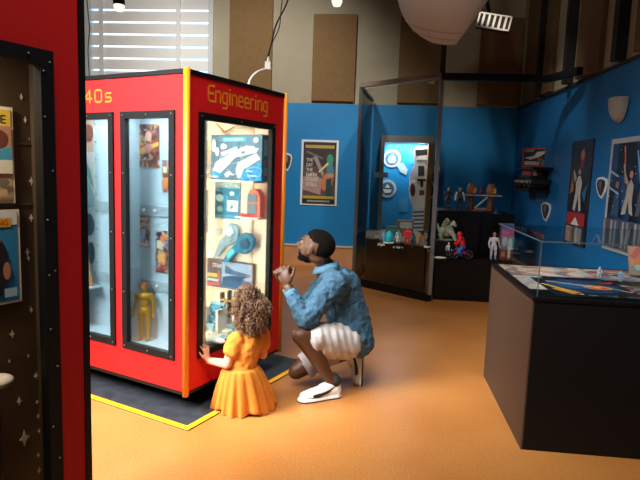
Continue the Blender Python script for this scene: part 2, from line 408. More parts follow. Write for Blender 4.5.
mb = MB(Matrix.Translation(pc)); mb.box((-.02, -.015, -.04), (.02, .015, .015)); mb.cone((0, 0, .015), (0, 0, .05), .012, .006, 8)
tag(mb.build('plug_connector', M('#ded6c8', .5), None, bevel=.003), 'small white plug connector hanging at the end of the black cable', 'plug')
cable('thin_cord', 'very thin dark cord hanging in front of the window shutters', smoothpts([at(86, -10, 3.7), at(88, 12, 3.7), at(89.5, 30, 3.7), at(88, 50, 3.7), at(89.5, 78, 3.62)]), .0035, BLACK)
# ================================================================ red cabinet with the display windows
RED = M('#c40f0f', .55, spec=.35); YEL = M('#e58a10', .4); FRM = M('#0b0a09', .55, spec=.25)
def screws(M4, parent, pts, m=None, rad=.0045):
    """screw heads; pts in the M4 frame, each its own part"""
    m = m or M('#6b665e', .45, metal=.4)
    mb = MB(M4); mb.ell(pts[0], rad, None, None, 8, 5); first = mb.build('screw', m, parent)
    for p in pts[1:]:
        c = first.copy(); COL.objects.link(c); c.parent = first.parent
        R0 = ROOTM[parent.name if parent.type == 'EMPTY' else parent.parent.name].inverted() @ M4
        c.location = (R0 @ V(p)) - (R0 @ V(pts[0]))
def stroke_text(mb, t, x0, z0, h, P, m, th=.17, sx=1.):
    """block lettering of round strokes; P(x, z) gives the point on the face"""
    G = {'E': (.62, [[(.6, 0), (.15, 0), (0, .15), (0, .85), (.15, 1), (.6, 1)], [(0, .5), (.5, .5)]]),
         'n': (.6, [[(0, 0), (0, .7)], [(0, .6), (.12, .7), (.38, .7), (.5, .58), (.5, 0)]]),
         'g': (.6, [[(.5, .02), (.12, .02), (0, .14), (0, .58), (.12, .7), (.5, .7), (.5, -.2), (.38, -.32), (.05, -.32)]]),
         'i': (.2, [[(.05, 0), (.05, .7)], [(.05, .98), (.05, 1.0)]]),
         'e': (.6, [[(.5, 0), (.12, 0), (0, .12), (0, .58), (.12, .7), (.38, .7), (.5, .58), (.5, .36), (.02, .36)]]),
         'r': (.42, [[(0, 0), (0, .7)], [(0, .56), (.14, .7), (.34, .7)]]),
         '1': (.3, [[(0, .82), (.15, 1), (.15, 0)]]),
         '9': (.68, [[(.5, .45), (.12, .45), (0, .57), (0, .88), (.12, 1), (.38, 1), (.5, .88), (.5, .12), (.38, 0), (.08, 0)]]),
         '4': (.7, [[(.42, 0), (.42, 1), (0, .3), (.58, .3)]]),
         '0': (.68, [[(.12, 0), (.38, 0), (.5, .12), (.5, .88), (.38, 1), (.12, 1), (0, .88), (0, .12), (.12, 0)]]),
         's': (.55, [[(0, 0), (.34, 0), (.42, .1), (.42, .26), (.34, .36), (.08, .36), (0, .44), (0, .62), (.08, .7), (.4, .7)]])}
    x = x0
    for ch in t:
        w, ss = G[ch]
        for st in ss:
            pts = [(x+a*h*sx, z0+b*h) for a, b in st]
            for a, b in zip(pts, pts[1:]):
                d = V((b[0]-a[0], b[1]-a[1])); L = d.length; d.normalize(); q = V((-d.y, d.x))*(th*h/2); e = d*(th*h*.35)
                vs = [mb.v(P(a[0]-e.x+q.x, a[1]-e.y+q.y)), mb.v(P(a[0]-e.x-q.x, a[1]-e.y-q.y)), mb.v(P(b[0]+e.x-q.x, b[1]+e.y-q.y)), mb.v(P(b[0]+e.x+q.x, b[1]+e.y+q.y))]
                mb.f(vs, m)
        x += (w+.13)*h*sx
    return x
cab = thing('display_cabinet', 'red walk-around display cabinet with yellow corner posts and lit window marked Engineering', 'cabinet', CAB)
LW = -1.45; DP = .93; HT = 1.85; HB = .12
mb = MB(CAB)
lh = [(-.455, -.095), (-.935, -.555), (-1.40, -1.02)]
mb.holes(LW, 0, HB+.018, HT-.022, lh, .325, 1.625, lambda s, a, b, c, d, m: s.box((a, 0, c), (b, .018, d), m))
mb.holes(.018, DP, HB+.018, HT-.022, [(.105, .79)], .325, 1.625, lambda s, a, b, c, d, m: s.box((-.018, a, c), (0, b, d), m))
mb.box((LW, DP-.018, HB), (-.018, DP, HT-.02)); mb.box((LW, .018, HB), (LW+.018, DP-.018, HT-.02))
mb.box((LW, .018, HB), (-.018, DP-.018, HB+.018))
mb.build('shell', RED, cab)
mb = MB(CAB); mb.box((LW-.006, -.006, HT-.022), (.006, DP+.006, HT)); mb.build('top_panel', BLACK, cab)
mb = MB(CAB); mb.box((LW-.003, -.003, HB), (.003, DP+.003, HB+.018)); mb.build('base_trim', BLACK, cab)
mb = MB(CAB); mb.box((LW+.1, .2, .006), (-.2, DP-.1, HB)); mb.build('plinth', BLACKM, cab)
for q in ((-.002, .002), (-.002, DP-.002), (LW+.002, .002)):
    mb = MB(CAB); mb.cone((q[0], q[1], HB-.004), (q[0], q[1], HT+.004), .017, .017, 16); mb.build('corner_post', YEL, cab)
# windows
def win(kind, a, b, z0=.305, z1=1.645):
    mb = MB(CAB); f = .038
    def bx(a0, b0, c0, c1):
        if kind == 'L': mb.box((a0, -.01, c0), (b0, .019, c1))
        else: mb.box((-.019, a0, c0), (.01, b0, c1))
    bx(a, b, z0, z0+f); bx(a, b, z1-f, z1); bx(a, a+f, z0+f, z1-f); bx(b-f, b, z0+f, z1-f)
    fo = mb.build('window_frame', FRM, cab)
    g = MB(CAB)
    if kind == 'L': g.box((a+.02, .006, z0+.02), (b-.02, .01, z1-.02))
    else: g.box((-.01, a+.02, z0+.02), (-.006, b-.02, z1-.02))
    g.build('pane', GLASS, fo)
    m_ = (a+b)/2; ps = []
    for z in (z0+.019, z1-.019): ps += [(a+.019, z), (m_, z), (b-.019, z)]
    for k in range(1, 4): ps += [(a+.019, z0+(z1-z0)*k/4), (b-.019, z0+(z1-z0)*k/4)]
    P3 = [(x, -.011, z) for x, z in ps] if kind == 'L' else [(.011, x, z) for x, z in ps]
    screws(CAB, fo, P3)
win('L', -.475, -.078); win('L', -.955, -.535); win('L', -1.42, -1.0); win('R', .088, .808)
# lettering
mb = MB(CAB); xe = stroke_text(mb, '1940s', -.905, 1.703, .066, lambda x, z: (x, -.0015, z), None, .17, 1.62); mb.build('lettering', M('#e07f18', .5), cab)
mb = MB(CAB); stroke_text(mb, 'Engineering', .165, 1.712, .081, lambda x, z: (.0015, x, z), None, .15); mb.build('lettering', M('#e07f18', .5), cab)
# bays
PALE = M('#b9cfdb', .6); CREAM = M('#f8e8d0', .6)
mb = MB(CAB); z0, z1 = .335, 1.66; bd = .155
mb.box((LW+.02, bd, z0-.01), (-.02, bd+.012, z1)); mb.box((LW+.02, .02, z0-.012), (-.02, bd, z0)); mb.box((LW+.02, .02, z1), (-.02, bd, z1+.01))
for x in (-.505, -.985): mb.box((x-.006, .02, z0), (x+.006, bd, z1))
mb.box((-.032, .02, z0), (-.02, bd, z1))
mb.build('side_bay_lining', PALE, cab)
mb = MB(CAB)
for k in range(12): z = .42+k*.107; mb.cone((-.878, bd-.0015, z), (-.878, bd-.0005, z), .006, .006, 8)
mb.build('peg_hole', M('#333a40', .7), cab)['kind'] = 'stuff'
mb = MB(CAB); x0 = -.74
BY = .862
mb.box((x0, BY, .33), (-.02, BY+.012, 1.78)); mb.box((x0-.012, bd+.03, .33), (x0, BY, 1.78)); mb.box((x0, bd+.03, .318), (-.02, BY, .33)); mb.box((x0, bd+.03, 1.78), (-.02, BY, 1.792)); mb.box((x0, bd+.018, .33), (-.02, bd+.03, 1.78))
mb.build('front_bay_lining', CREAM, cab)
mb = MB(CAB); mb.cone((-.045, .2, 1.755), (-.045, .6, 1.755), .012, .012, 10); mb.build('unseen_light_tube', M('#fff2dd', .3, emit=8), cab)
mb = MB(CAB)
mb.bm.free()
for yy in (.19, .61): mb = MB(CAB); mb.box((-.06, yy-.01, 1.74), (-.03, yy+.01, 1.778)); mb.build('tube_socket', M('#d8d2c4', .5), cab)
for xx in (-.62, -.42, -.2):
    mb = MB(CAB); mb.box((xx-.012, BY-.012, .33), (xx+.012, BY, 1.77)); mb.build('rail_and_reflection', M('#e6cfae', .6), cab) if xx != -.42 else mb.bm.free()
mb = MB(CAB); mb.tube([(-.5, BY-.02, 1.66), (-.42, BY-.03, 1.60), (-.33, BY-.03, 1.64), (-.2, BY-.03, 1.625), (-.06, BY-.03, 1.66)], .006, 6); mb.build('wire', M('#a89878', .5), cab)
def klight(p, to, power, sz, sy, col):
    a = light('unseen_cabinet_lamp', 'AREA', CAB @ V(p), CAB @ V(to), power, col, sz, sy)
    zz_ = (CAB @ V(p)-CAB @ V(to)).normalized(); xx_ = (d1-zz_*zz_.dot(d1)).normalized(); m3 = frame(CAB @ V(p), xx_, zz_.cross(xx_), zz_); a.matrix_world = m3; return a
klight((-.14, .45, 1.765), (-.45, .70, .75), 13, .12, .5, (1, .93, .82))
for zc_ in (.62, 1.0, 1.38): klight((-.34, .232, zc_), (-.34, .8, zc_-.02), 4.8, .05, .36, (1, .94, .84))  # fill lamps added out of view to even the light in the bay
mb = MB(CAB); mb.cone((-.34, .215, .42), (-.34, .215, 1.6), .012, .012, 10); mb.build('unseen_light_tube', M('#fff2dd', .3, emit=5), cab)  # unseen vertical tube added to go with the fill lamps
klight((-.275, .05, 1.64), (-.275, .12, .3), 3.2, .3, .04, (.88, .95, 1))
klight((-.745, .05, 1.64), (-.745, .12, .3), 3.2, .3, .04, (.88, .95, 1))
# lip shelves
mb = MB(CAB); mb.box((-.575, BY-.16, 1.268), (-.08, BY, 1.280)); sh1 = mb.build('shelf', M('#ecdcc4', .4), cab)
_kl = CAB.inverted() @ onpl(239, 216, C0+d2*(BY-.1), d2); _kr = CAB.inverted() @ onpl(265, 216, C0+d2*(BY-.1), d2); SZ = _kl.z; SX0 = _kl.x; SX1 = min(_kr.x, -.05)
mb = MB(CAB); mb.box((SX0, BY-.14, SZ-.01), (SX1, BY, SZ)); mb.build('shelf', M('#ecdcc4', .4), cab)

def K(x, y, off): return CAB.inverted() @ onpl(x, y, C0+d2*off, d2)    # a point on a plane parallel to the side face
ART = lambda x, y, z: CAB @ frame(V((x, y, z)), V((1, 0, 0)), Z, V((0, -1, 0)))
# boxed construction set standing on the top shelf
yb = BY-.13
p0 = K(211, 178, yb); p1 = K(262.5, 134.5, yb)
bw, bh = p1.x-p0.x, p1.z-1.281
M4 = ART(p0.x, yb, 1.281)
r = thing('construction_set_box', 'large blue toy set box with white craft on its front, on the top shelf', 'toy box', M4)
mb = MB(M4); SIDE = M('#3d4c57', .5); mb.box((0, 0, -.115), (bw, bh, 0)); mb.build('carton', SIDE, r)
mb = MB(M4); Bl = M('#5f93b4', .5)
mb.box((.002, .002, 0), (bw-.002, bh-.002, .001), M('#4b7088', .5))
layers(mb, bw, bh, [('p', [(.55, 0), (1, 0), (1, .42), (.75, .3), (.6, .15)], '#0f7fb8'), ('r', .02, .02, .2, .16, '#1c86bf'), ('r', .25, .85, .45, .09, '#2d9fd0'), ('t', 'SYSTEM', .28, .865, .06, '#d4ecf6', .36),
   ('p', [(.05, .2), (.2, .15), (.5, .5), (.9, .62), (.95, .7), (.7, .76), (.35, .55), (.1, .38)], '#cfdbe0'), ('p', [(.52, .2), (.56, .05), (.6, .06), (.66, .24), (.98, .48), (.9, .6), (.55, .38)], '#dde6e8'),
   ('p', [(.25, .52), (.55, .68), (.52, .74), (.22, .6)], '#c8dbe4'), ('r', .7, .7, .16, .05, '#dfe9ee'), ('e', .27, .74, .06, .06, '#e8f0f3'), ('p', [(.62, .56), (.7, .6), (.68, .66), (.6, .62)], '#5a6c7a'), ('e', .9, .88, .045, .06, '#c4dbe6'),
   ('r', .04, .05, .12, .03, '#e5f4fa'), ('r', .75, .1, .18, .02, '#d6ecf5'), ('r', .72, .2, .12, .02, '#d6ecf5'), ('e', .08, .75, .04, .14, '#dbe9ef'), ('e', .15, .62, .035, .1, '#e9f1f4'), ('p', [(.3, .12), (.36, .06), (.42, .14), (.5, .1), (.4, .2)], '#e6eef1')], .0012)
mb.build('front_label', None, r)
mb = MB(M4 @ frame(V((bw, 0, 0)), V((0, 0, -1)), V((0, 1, 0)), V((1, 0, 0))))
mb.box((.002, .002, 0), (.113, bh-.002, .001), M('#4f6675', .5)); layers(mb, .115, bh, [('r', .15, .55, .6, .35, '#9fc6da'), ('r', .2, .35, .5, .1, '#c46a3a'), ('r', .25, .12, .4, .18, '#83a8bb')], .0012)
mb.build('side_label', None, r)
# blue card on the wall below
a, b = K(215, 217.5, BY-.01), K(240.5, 182, BY-.01)
poster('picture_card', 'light blue picture card pinned below the construction set shelf', 'card', ART(a.x, BY-.006, a.z), b.x-a.x, b.z-a.z, M('#2c83a8', .5),
   [('r', 0, .82, 1, .18, '#8fb9c9'), ('t', 'SPACE TIME', .06, .85, .1, '#e8efe6', .85), ('p', [(.02, .05), (.25, .12), (.4, .4), (.2, .45), (.35, .7), (.05, .75)], '#0f5e86'), ('e', .2, .55, .16, .1, '#9bd0e6'), ('e', .22, .25, .12, .08, '#8cc3da'), ('r', .52, .2, .42, .3, '#d9e3e0'), ('p', [(.6, .26), (.75, .3), (.7, .42)], '#3a8f86'), ('e', .7, .68, .1, .06, '#c4e4ef')])
# orange toy on the small shelf
c = K(252, 203, BY-.07)
r = thing('toy_viewer', 'orange domed toy with grey insert on the small cabinet shelf', 'toy', CAB @ T(SX1-.075, BY-.06, SZ+.0005))
RM = CAB @ T(SX1-.075, BY-.06, SZ+.0005)
mb = MB(RM); pts = [(-.055, 0), (.055, 0)]+[(.055*math.cos(t*math.pi/12), .11+.075*math.sin(t*math.pi/12)) for t in range(13)]
mb2 = MB(RM @ frame(V((0, .025, 0)), V((1, 0, 0)), Z, V((0, -1, 0)))); mb2.prism([(.055, 0)]+pts[2:]+[(-.055, 0), ], 0, .06); mb2.build('dome_case', M('#f0642a', .35), r, bevel=.006); mb.bm.free()
mb = MB(RM); mb.box((-.04, -.043, .02), (.03, -.036, .085)); mb.box((-.04, -.043, .095), (.03, -.036, .15)); mb.build('grey_insert', M('#56707c', .4), r)
mb = MB(RM); mb.lathe([(.05, 0), (.052, .012), (.03, .022)], (0, 0, 0), 20); mb.build('base_disc', M('#e04a2a', .35), r)
r2 = thing('toy_saucer', 'flat red toy tray on the small cabinet shelf, left of the orange dome', 'toy', CAB @ T(SX0+.055, BY-.08, SZ+.0005))
mb = MB(CAB @ T(SX0+.055, BY-.08, SZ+.0005)); mb.lathe([(.01, 0), (.04, .002), (.055, .018), (.05, .02), (.03, .01)], (0, 0, 0), 24); mb.build('tray', M('#e23c22', .3), r2)
mb = MB(CAB @ T(SX0+.055, BY-.08, SZ+.0005)); mb.lathe([(.022, .01), (.02, .02), (.005, .028)], (0, 0, 0), 16); mb.build('cap', M('#f5d9c8', .3), r2)
# hanging model craft
def kpt(x, y, off): return CAB @ K(x, y, off)
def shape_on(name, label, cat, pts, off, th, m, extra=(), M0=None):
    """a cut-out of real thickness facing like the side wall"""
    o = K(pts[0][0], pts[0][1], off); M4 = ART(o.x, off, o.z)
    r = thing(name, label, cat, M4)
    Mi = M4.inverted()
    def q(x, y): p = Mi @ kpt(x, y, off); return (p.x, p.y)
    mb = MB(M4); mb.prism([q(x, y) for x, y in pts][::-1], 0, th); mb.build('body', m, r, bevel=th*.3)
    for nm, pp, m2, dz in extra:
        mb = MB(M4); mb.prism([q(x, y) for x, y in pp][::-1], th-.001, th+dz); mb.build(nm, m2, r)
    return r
GB = M('#7f9dae', .4); TB = M('#1f7090', .35, var=.4, vscale=60)
shape_on('toy_starship', 'pale grey-blue toy spacecraft mounted on the cabinet wall', 'toy', [(215, 258), (222, 240), (227, 236), (227, 228), (231, 223), (238, 224), (241, 229), (240, 240), (234, 244), (228, 246), (221, 256)], BY-.02, .03, GB,
   [('cockpit', [(230, 227), (236, 227), (238, 232), (234, 236), (229, 233)], M('#c7d6de', .35), .015), ('fin', [(228, 238), (236, 238), (233, 242), (226, 244)], M('#7f9aa9', .4), .008)])
shape_on('toy_blaster', 'teal blue toy space gun mounted beside the pale grey spacecraft', 'toy', [(224, 262), (231, 250), (238, 243), (241, 236), (247, 232), (254, 234), (257, 240), (255, 249), (248, 254), (240, 252), (231, 262)], BY-.035, .035, TB,
   [('dial', [(244, 240), (250, 238), (254, 243), (251, 248), (245, 248)], M('#123f55', .35), .012), ('grip', [(230, 254), (236, 248), (239, 251), (233, 258)], M('#57b7d1', .35), .008)])
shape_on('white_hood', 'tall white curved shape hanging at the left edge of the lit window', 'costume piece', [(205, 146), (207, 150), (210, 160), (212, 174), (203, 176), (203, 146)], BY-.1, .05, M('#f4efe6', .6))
c = kpt(219, 232, BY-.012)
mb = MB(frame(c, d1, Z, -d2)); mb.prism([(.028*math.cos(t*math.pi/12), .028*math.sin(t*math.pi/12)) for t in range(24)], 0, .012); mb.prism([(.014*math.cos(t*math.pi/8), .014*math.sin(t*math.pi/8)) for t in range(16)], .011, .018)
tag(mb.build('round_badge', M('#b9c3c6', .4)), 'small grey round badge on the cabinet wall under the blue card', 'badge')
# long strip on the left wall
a, b = K(203, 232, BY-.2), K(209, 190, BY-.2)
mb = MB(ART(a.x, BY-.2, a.z)); w_, h_ = b.x-a.x, b.z-a.z; mb.box((0, 0, 0), (w_, h_, .03), M('#d5cbb8', .5)); layers(mb, w_, h_, [('r', 0, .78, 1, .1, '#2aa0d0'), ('r', 0, .88, .9, .1, '#c9b7cf'), ('r', .1, .25, .35, .5, '#3d4a3c'), ('r', 0, 0, 1, .15, '#4a93c2'), ('r', 0, .55, .3, .15, '#a5553c')], .031)
tag(mb.build('tall_toy_carton', None), 'tall slim toy carton at the left edge of the lit window', 'toy box')
# flat boxed set lower
a, b = K(208, 285, BY-.02), K(254.5, 258, BY-.02)
M4 = ART(a.x, BY-.03, a.z); w_, h_ = b.x-a.x, K(209, 258, BY-.02).z-a.z
r = thing('model_kit_box', 'flat model kit box with dark blue craft picture, on the cabinet wall above the playsets', 'toy box', M4)
mb = MB(M4); mb.box((0, 0, -.025), (w_, h_, 0)); mb.build('carton', M('#4a4348', .5), r)
mb = MB(M4); mb.box((.001, .001, 0), (w_-.001, h_-.001, .001), M('#5d5058', .5))
layers(mb, w_, h_, [('r', .33, .04, .65, .92, '#8fa9c9'), ('p', [(.33, .06), (.95, .05), (.95, .35), (.7, .42), (.55, .5), (.36, .4)], '#27507d'), ('p', [(.4, .55), (.9, .48), (.97, .6), (.6, .68), (.42, .85)], '#3b5f86'), ('p', [(.35, .35), (.7, .3), (.9, .52), (.6, .5)], '#1d3c63'),
   ('r', .02, .35, .22, .14, '#c9b352'), ('r', .02, .2, .25, .1, '#b8c7cf'), ('r', .02, .05, .28, .1, '#b85a5f'), ('t', 'STAR', .14, .72, .14, '#f1e9e4', .2), ('r', .26, .1, .04, .5, '#b85a5f'), ('e', .85, .15, .06, .08, '#e9ddc8')], .0012)
mb.build('front_label', None, r)
# playsets on the bay floor
def blocks(M4, rows, name, mats, r):
    for i, (x, y, z, a, b, c_, k) in enumerate(rows):
        mb = MB(M4); mb.box((x, y, z), (x+a, y+b, z+c_)); mb.build(name[k], mats[k], r, bevel=.002)
def cabthing(name, label, cat, x, y, z, group=None, dx=0, dy=0): q = CAB.inverted() @ onz(x, y, .3305); M4 = CAB @ T(q.x+dx, min(q.y+dy, BY-.16), .3305); return thing(name, label, cat, M4, group), M4
BX = [M(c_, .5) for c_ in ('#3c86a6', '#ddd8c6', '#5c4a3b', '#d5a23b', '#8ab4c4', '#b06a45')]
r, M4 = cabthing('toy_playset', 'light blue toy computer desk playset on the lit cabinet floor', 'toy', 215, 331, 0, dx=-.065, dy=-.05)
blocks(M4, [(0, 0, 0, .13, .1, .012, 1), (.01, .07, .012, .11, .02, .17, 4), (.02, .04, .05, .09, .04, .05, 0), (.02, .05, .12, .09, .03, .045, 0), (.0, 0, .012, .02, .09, .14, 1), (.11, 0, .012, .02, .09, .14, 1), (.035, .0, .012, .06, .03, .04, 4)], ['screen', 'panel', 'panel', 'panel', 'console'], BX, r)
r, M4 = cabthing('toy_playset', 'brown and yellow toy gantry playset behind the girl in the lit window', 'toy', 234, 327, 0, dx=-.12, dy=-.05)
blocks(M4, [(0, 0, 0, .26, .13, .012, 4)]+[(k*.06, .05, .012, .012, .04, .2+.02*(k % 2), 2) for k in range(5)]+[(.0, .05, .16, .25, .03, .012, 3), (.0, .05, .08, .25, .03, .012, 5), (.02, .06, .09, .04, .03, .06, 1), (.09, .06, .1, .035, .03, .05, 3), (.15, .06, .095, .04, .03, .05, 4)], ['x', 'crate', 'upright', 'beam', 'base', 'rail'], BX, r)
r, M4 = cabthing('toy_rocket', 'slim upright toy rocket standing at the left of the cabinet floor', 'toy', 204, 333, 0, dx=-.04)
mb = MB(M4); mb.lathe([(.014, 0), (.02, .03), (.02, .12), (.012, .17), (.002, .23)], n=16); mb.build('hull', M('#c39a86', .4), r)
for k in range(3):
    an = k*2.094; mb = MB(M4 @ Matrix.Rotation(an, 4, 'Z')); mb.box((.015, -.003, 0), (.036, .003, .05)); mb.build('fin', M('#8a4f44', .4), r)
r, M4 = cabthing('toy_shuttle', 'white toy spacecraft lying on the cabinet floor above the girl\'s hand', 'toy', 213, 343, 0)
mb = MB(M4 @ T(0, 0, .022)); mb.ell((0, 0, 0), (.09, .035, .022)); mb.build('hull', M('#e9eff2', .35), r)
mb = MB(M4 @ T(0, 0, .022)); mb.prism([(-.07, -.08), (.0, -.08), (.05, 0), (0, .08), (-.07, .08), (-.03, 0)], -.006, .006); mb.build('wing', M('#b5cfdc', .35), r)
r, M4 = cabthing('toy_tray', 'pale blue toy tray of parts on the cabinet floor at the window corner', 'toy', 226, 338, 0, dx=-.05)
blocks(M4, [(0, 0, 0, .2, .1, .01, 4), (.01, .01, .01, .05, .04, .03, 1), (.08, .03, .01, .04, .05, .04, 0), (.14, .01, .01, .04, .03, .025, 1)], ['block', 'block', 'x', 'x', 'tray'], BX, r)
# prints and figure in the side bays
cm = lambda k, cols: Mcells(cols, 38, .5, (1, 1, 1), k)
CP = ['#8d4a3a', '#3c3350', '#d0a06b', '#5b3a3c', '#c8b7b0', '#2f2a3b', '#a85b35', '#8e7c96']
def bayprint(x0, y0, x1, y1, label, k, extra=()):
    a, b = K(x0, y1, bd), K(x1, y0, bd)
    poster('comic_print', label, 'print', ART(a.x, bd-.001, a.z), b.x-a.x, b.z-a.z, cm(k, CP), extra, t=.003, group='comic prints in the side window')
bayprint(139, 124, 159.5, 167, 'largest dark comic print, at the top of the narrow side window', 1, [('p', [(.02, .3), (.98, .5), (.98, .6), (.02, .42)], '#e0b45c'), ('p', [(.02, .42), (.98, .62), (.98, .66), (.02, .47)], '#c04a30'), ('e', .5, .72, .16, .12, '#d9a58e'), ('e', .5, .45, .2, .1, '#c88b80')])
bayprint(162.5, 160, 169, 192, 'narrow orange comic print half hidden by the right frame of the side window', 2, [('r', .1, .1, .8, .35, '#e8853a'), ('r', .15, .6, .6, .2, '#d8cfae')])
bayprint(138, 216, 150, 246, 'purple and white comic print below the middle of the side window', 3, [('p', [(.2, .15), (.6, .3), (.7, .6), (.3, .55)], '#a9b8d6'), ('r', .1, .85, .8, .08, '#e8b0a0'), ('r', .05, .03, .9, .1, '#e9c8b4')])
bayprint(156, 231, 168, 250, 'orange and black comic print right of the purple one in the side window', 4, [('r', .1, .1, .5, .4, '#d9d0b4'), ('e', .6, .6, .2, .2, '#e0793d')])
bayprint(156, 251, 168, 272, 'lowest comic print with a yellow burst, above the gold figure', 5, [('e', .5, .6, .3, .25, '#e9a65a'), ('p', [(.2, .1), (.8, .2), (.5, .5)], '#b8374a')])
for n_, (yy, xs) in enumerate(((210, (135, 145, 156)), (284, (135, 158)))):  # bands and beads model a railing with bulbs reflected in the glass
    zc = K(145, yy, bd).z; mb = MB(CAB); mb.box((-.497, bd-.008, zc-.032), (-.034, bd, zc+.032)); rl = mb.build('rail_and_reflection', M('#9fb0b8', .5), cab, bevel=.002)
    mb = MB(CAB); mb.box((-.872, bd-.008, zc-.032), (-.513, bd, zc+.032)); mb.build('rail_and_reflection', M('#9fb0b8', .5), cab, bevel=.002)
    for xx in xs: mb = MB(CAB); kx = K(xx, yy, bd); mb.ell((kx.x, bd-.012, zc), (.01, .008, .01)); mb.build('glint', M('#e6eceb', .35), rl)
g = K(145, 343, .1)
M4 = CAB @ T(g.x, .095, .336) @ Matrix.Rotation(.35, 4, 'Z')
hf = K(145, 283, .095).z-.336
r = thing('gold_figure', 'gold standing robot-like figure with reddish cap at the bottom of the side window', 'figurine', M4)
GOLD = M('#c8922e', .35, metal=.35); s = hf/.3
S4 = M4 @ Matrix.Scale(s, 4)
mb = MB(S4)
for sd in (-1, 1):
    mb.limb([(sd*.019, 0, .155), (sd*.018, 0, .085), (sd*.018, 0, .012)], [.0165, .012, .008]); mb.ell((sd*.019, -.012, .007), (.01, .02, .008))
    mb.limb([(sd*.036, 0, .24), (sd*.05, 0, .19), (sd*.055, -.01, .14)], [.0115, .008, .006]); mb.ell((sd*.056, -.012, .13), (.007, .008, .012))
mb.ell((0, 0, .16), (.034, .02, .022)); mb.ell((0, 0, .19), (.026, .018, .03)); mb.ell((0, 0, .228), (.035, .02, .022)); mb.cone((0, 0, .24), (0, 0, .27), .012, .01); mb.ell((0, -.001, .278), (.0165, .019, .022))
mb.build('body', GOLD, r, remesh=.0024*s, smooth=2)
mb = MB(S4); mb.ell((0, .002, .284), (.0185, .0205, .0195)); mb.build('cap', M('#a34f2c', .5), r)
mb = MB(S4); mb.cone((-.026, .0, .27), (-.03, .0, .3), .004, .003, 8); mb.build('antenna', GOLD, r)
# big toy prints in the far side bay
def dband(x0, y0, x1, y1): a, b = K(x0, y1, bd), K(x1, y0, bd); return ART(a.x, bd-.001, a.z), b.x-a.x, b.z-a.z
M4, w_, h_ = dband(80, 118, 94, 205)
poster('picture_print', 'tall picture panel in orange, white and teal at the edge of the far side window', 'print', M4, w_, h_, M('#e9e6df', .5),
  [('r', 0, .62, 1, .38, '#dcb9a0'), ('p', [(.15, .45), (.4, .45), (.42, .85), (.1, .85)], '#d79b3a'), ('p', [(0, .35), (.6, .3), (1, .12), (1, .0), (0, 0)], '#9fc0cb'), ('p', [(0, .7), (.8, .4), (1, .2), (.8, .25), (0, .6)], '#78b0b5'), ('e', .7, .83, .3, .1, '#8a4b3c')])
M4, w_, h_ = dband(80, 208, 94, 262)
poster('picture_print', 'dark teal and white picture panel, middle of the far side window', 'print', M4, w_, h_, M('#c9dce4', .5), [('e', .7, .7, .35, .2, '#27556b'), ('e', .8, .2, .25, .2, '#1d4c63'), ('e', .35, .45, .2, .2, '#f0f4f5')])
r = thing('toy_sailboat', 'small toy boat with dark sail low in the far side window', 'toy', CAB @ T(-.885, .10, .60)); MS = CAB @ T(-.90, .10, .60)
mb = MB(MS @ frame(V((0, .01, 0)), V((1, 0, 0)), Z, V((0, -1, 0)))); mb.prism([(-.045, .03), (-.035, 0), (.035, 0), (.045, .03)], 0, .025); mb.build('hull', M('#d98a52', .5), r)
mb = MB(MS @ frame(V((0, .0, 0)), V((1, 0, 0)), Z, V((0, -1, 0)))); mb.prism([(-.04, .035), (.0, .035), (0, .15)], 0, .004); mb.build('sail', M('#3a2c2a', .6), r)
mb = MB(MS @ frame(V((0, .0, 0)), V((1, 0, 0)), Z, V((0, -1, 0)))); mb.prism([(.003, .035), (.035, .035), (.006, .18)], 0, .004); mb.build('sail', M('#e0a35f', .6), r)
mb = MB(MS); mb.cone((.0015, 0, .03), (.0015, 0, .19), .002, .002, 6); mb.build('mast', M('#caa06a', .5), r)
mb = MB(CAB); mb.box((-.97, .035, .588), (-.83, .15, .599)); tag(mb.build('small_shelf', M('#d5e2ea', .4)), 'small pale shelf under the toy boat in the far side window', 'shelf')
for zz, y0, lb in ((1.03, 0, 'pale toy bracket with round knob, upper one in the side windows'),):
    pass
# ---- floor mat
mr = thing('floor_mat', 'dark grey mat with yellow taped edge under the red cabinet', 'mat', CAB)
mb = MB(CAB); mx, my = .125, -.12
mb.prism([(mx, my), (mx, 1.13), (LW-.1, 1.13), (LW-.1, my)], .0005, .006); mb.build('mat', M('#2c2f34', .6, var=.4, vscale=14), mr)
for q in (((mx-.035, my, .006), (mx, 1.13, .008)), ((LW-.1, my, .006), (mx-.035, my+.035, .008))):
    mb = MB(CAB); mb.box(*q); mb.build('yellow_edge', M('#f2b41a', .45), mr)

# ================================================================ near red cabinet on the left edge
N0 = onz(51, 52, 1.64); N0.z = 0
NC = frame(N0, d1, d2, Z)
nc = thing('display_cabinet', 'near dark red display case at the left edge with sparkle shapes on its dark interior', 'cabinet', NC)
REDD = M('#b0100e', .55, spec=.3)
u1 = .0815; ul = -1.1
mb = MB(NC)
mb.holes(ul, u1, .12, 2.3, [(ul+.12, -.03)], .2, 1.61, lambda s, a, b, c, d, m: s.box((-.02, a, c), (0, b, d), m))
mb.build('shell', REDD, nc)
mb = MB(NC); mb.box((-.6, u1, .0), (.004, u1+.02, 2.3)); mb.box((-.6, ul-.02, .0), (.004, ul, 2.3)); mb.build('side_panel', BLACK, nc)
mb = MB(NC); mb.box((-.6, ul, 2.27), (.004, u1, 2.3)); mb.box((-.6, ul, 0), (-.02, u1, .12)); mb.box((-.6, ul, .12), (-.58, u1, 2.27)); mb.build('back_and_plinth', BLACKM, nc)
mb = MB(NC)
for q in (((-.024, ul+.10, .17), (.01, 0, .208)), ((-.024, ul+.10, 1.602), (.01, 0, 1.64)), ((-.024, -.038, .208), (.01, 0, 1.602)), ((-.024, ul+.10, .208), (.01, ul+.138, 1.602))): mb.box(*q)
fo = mb.build('window_frame', FRM, nc)
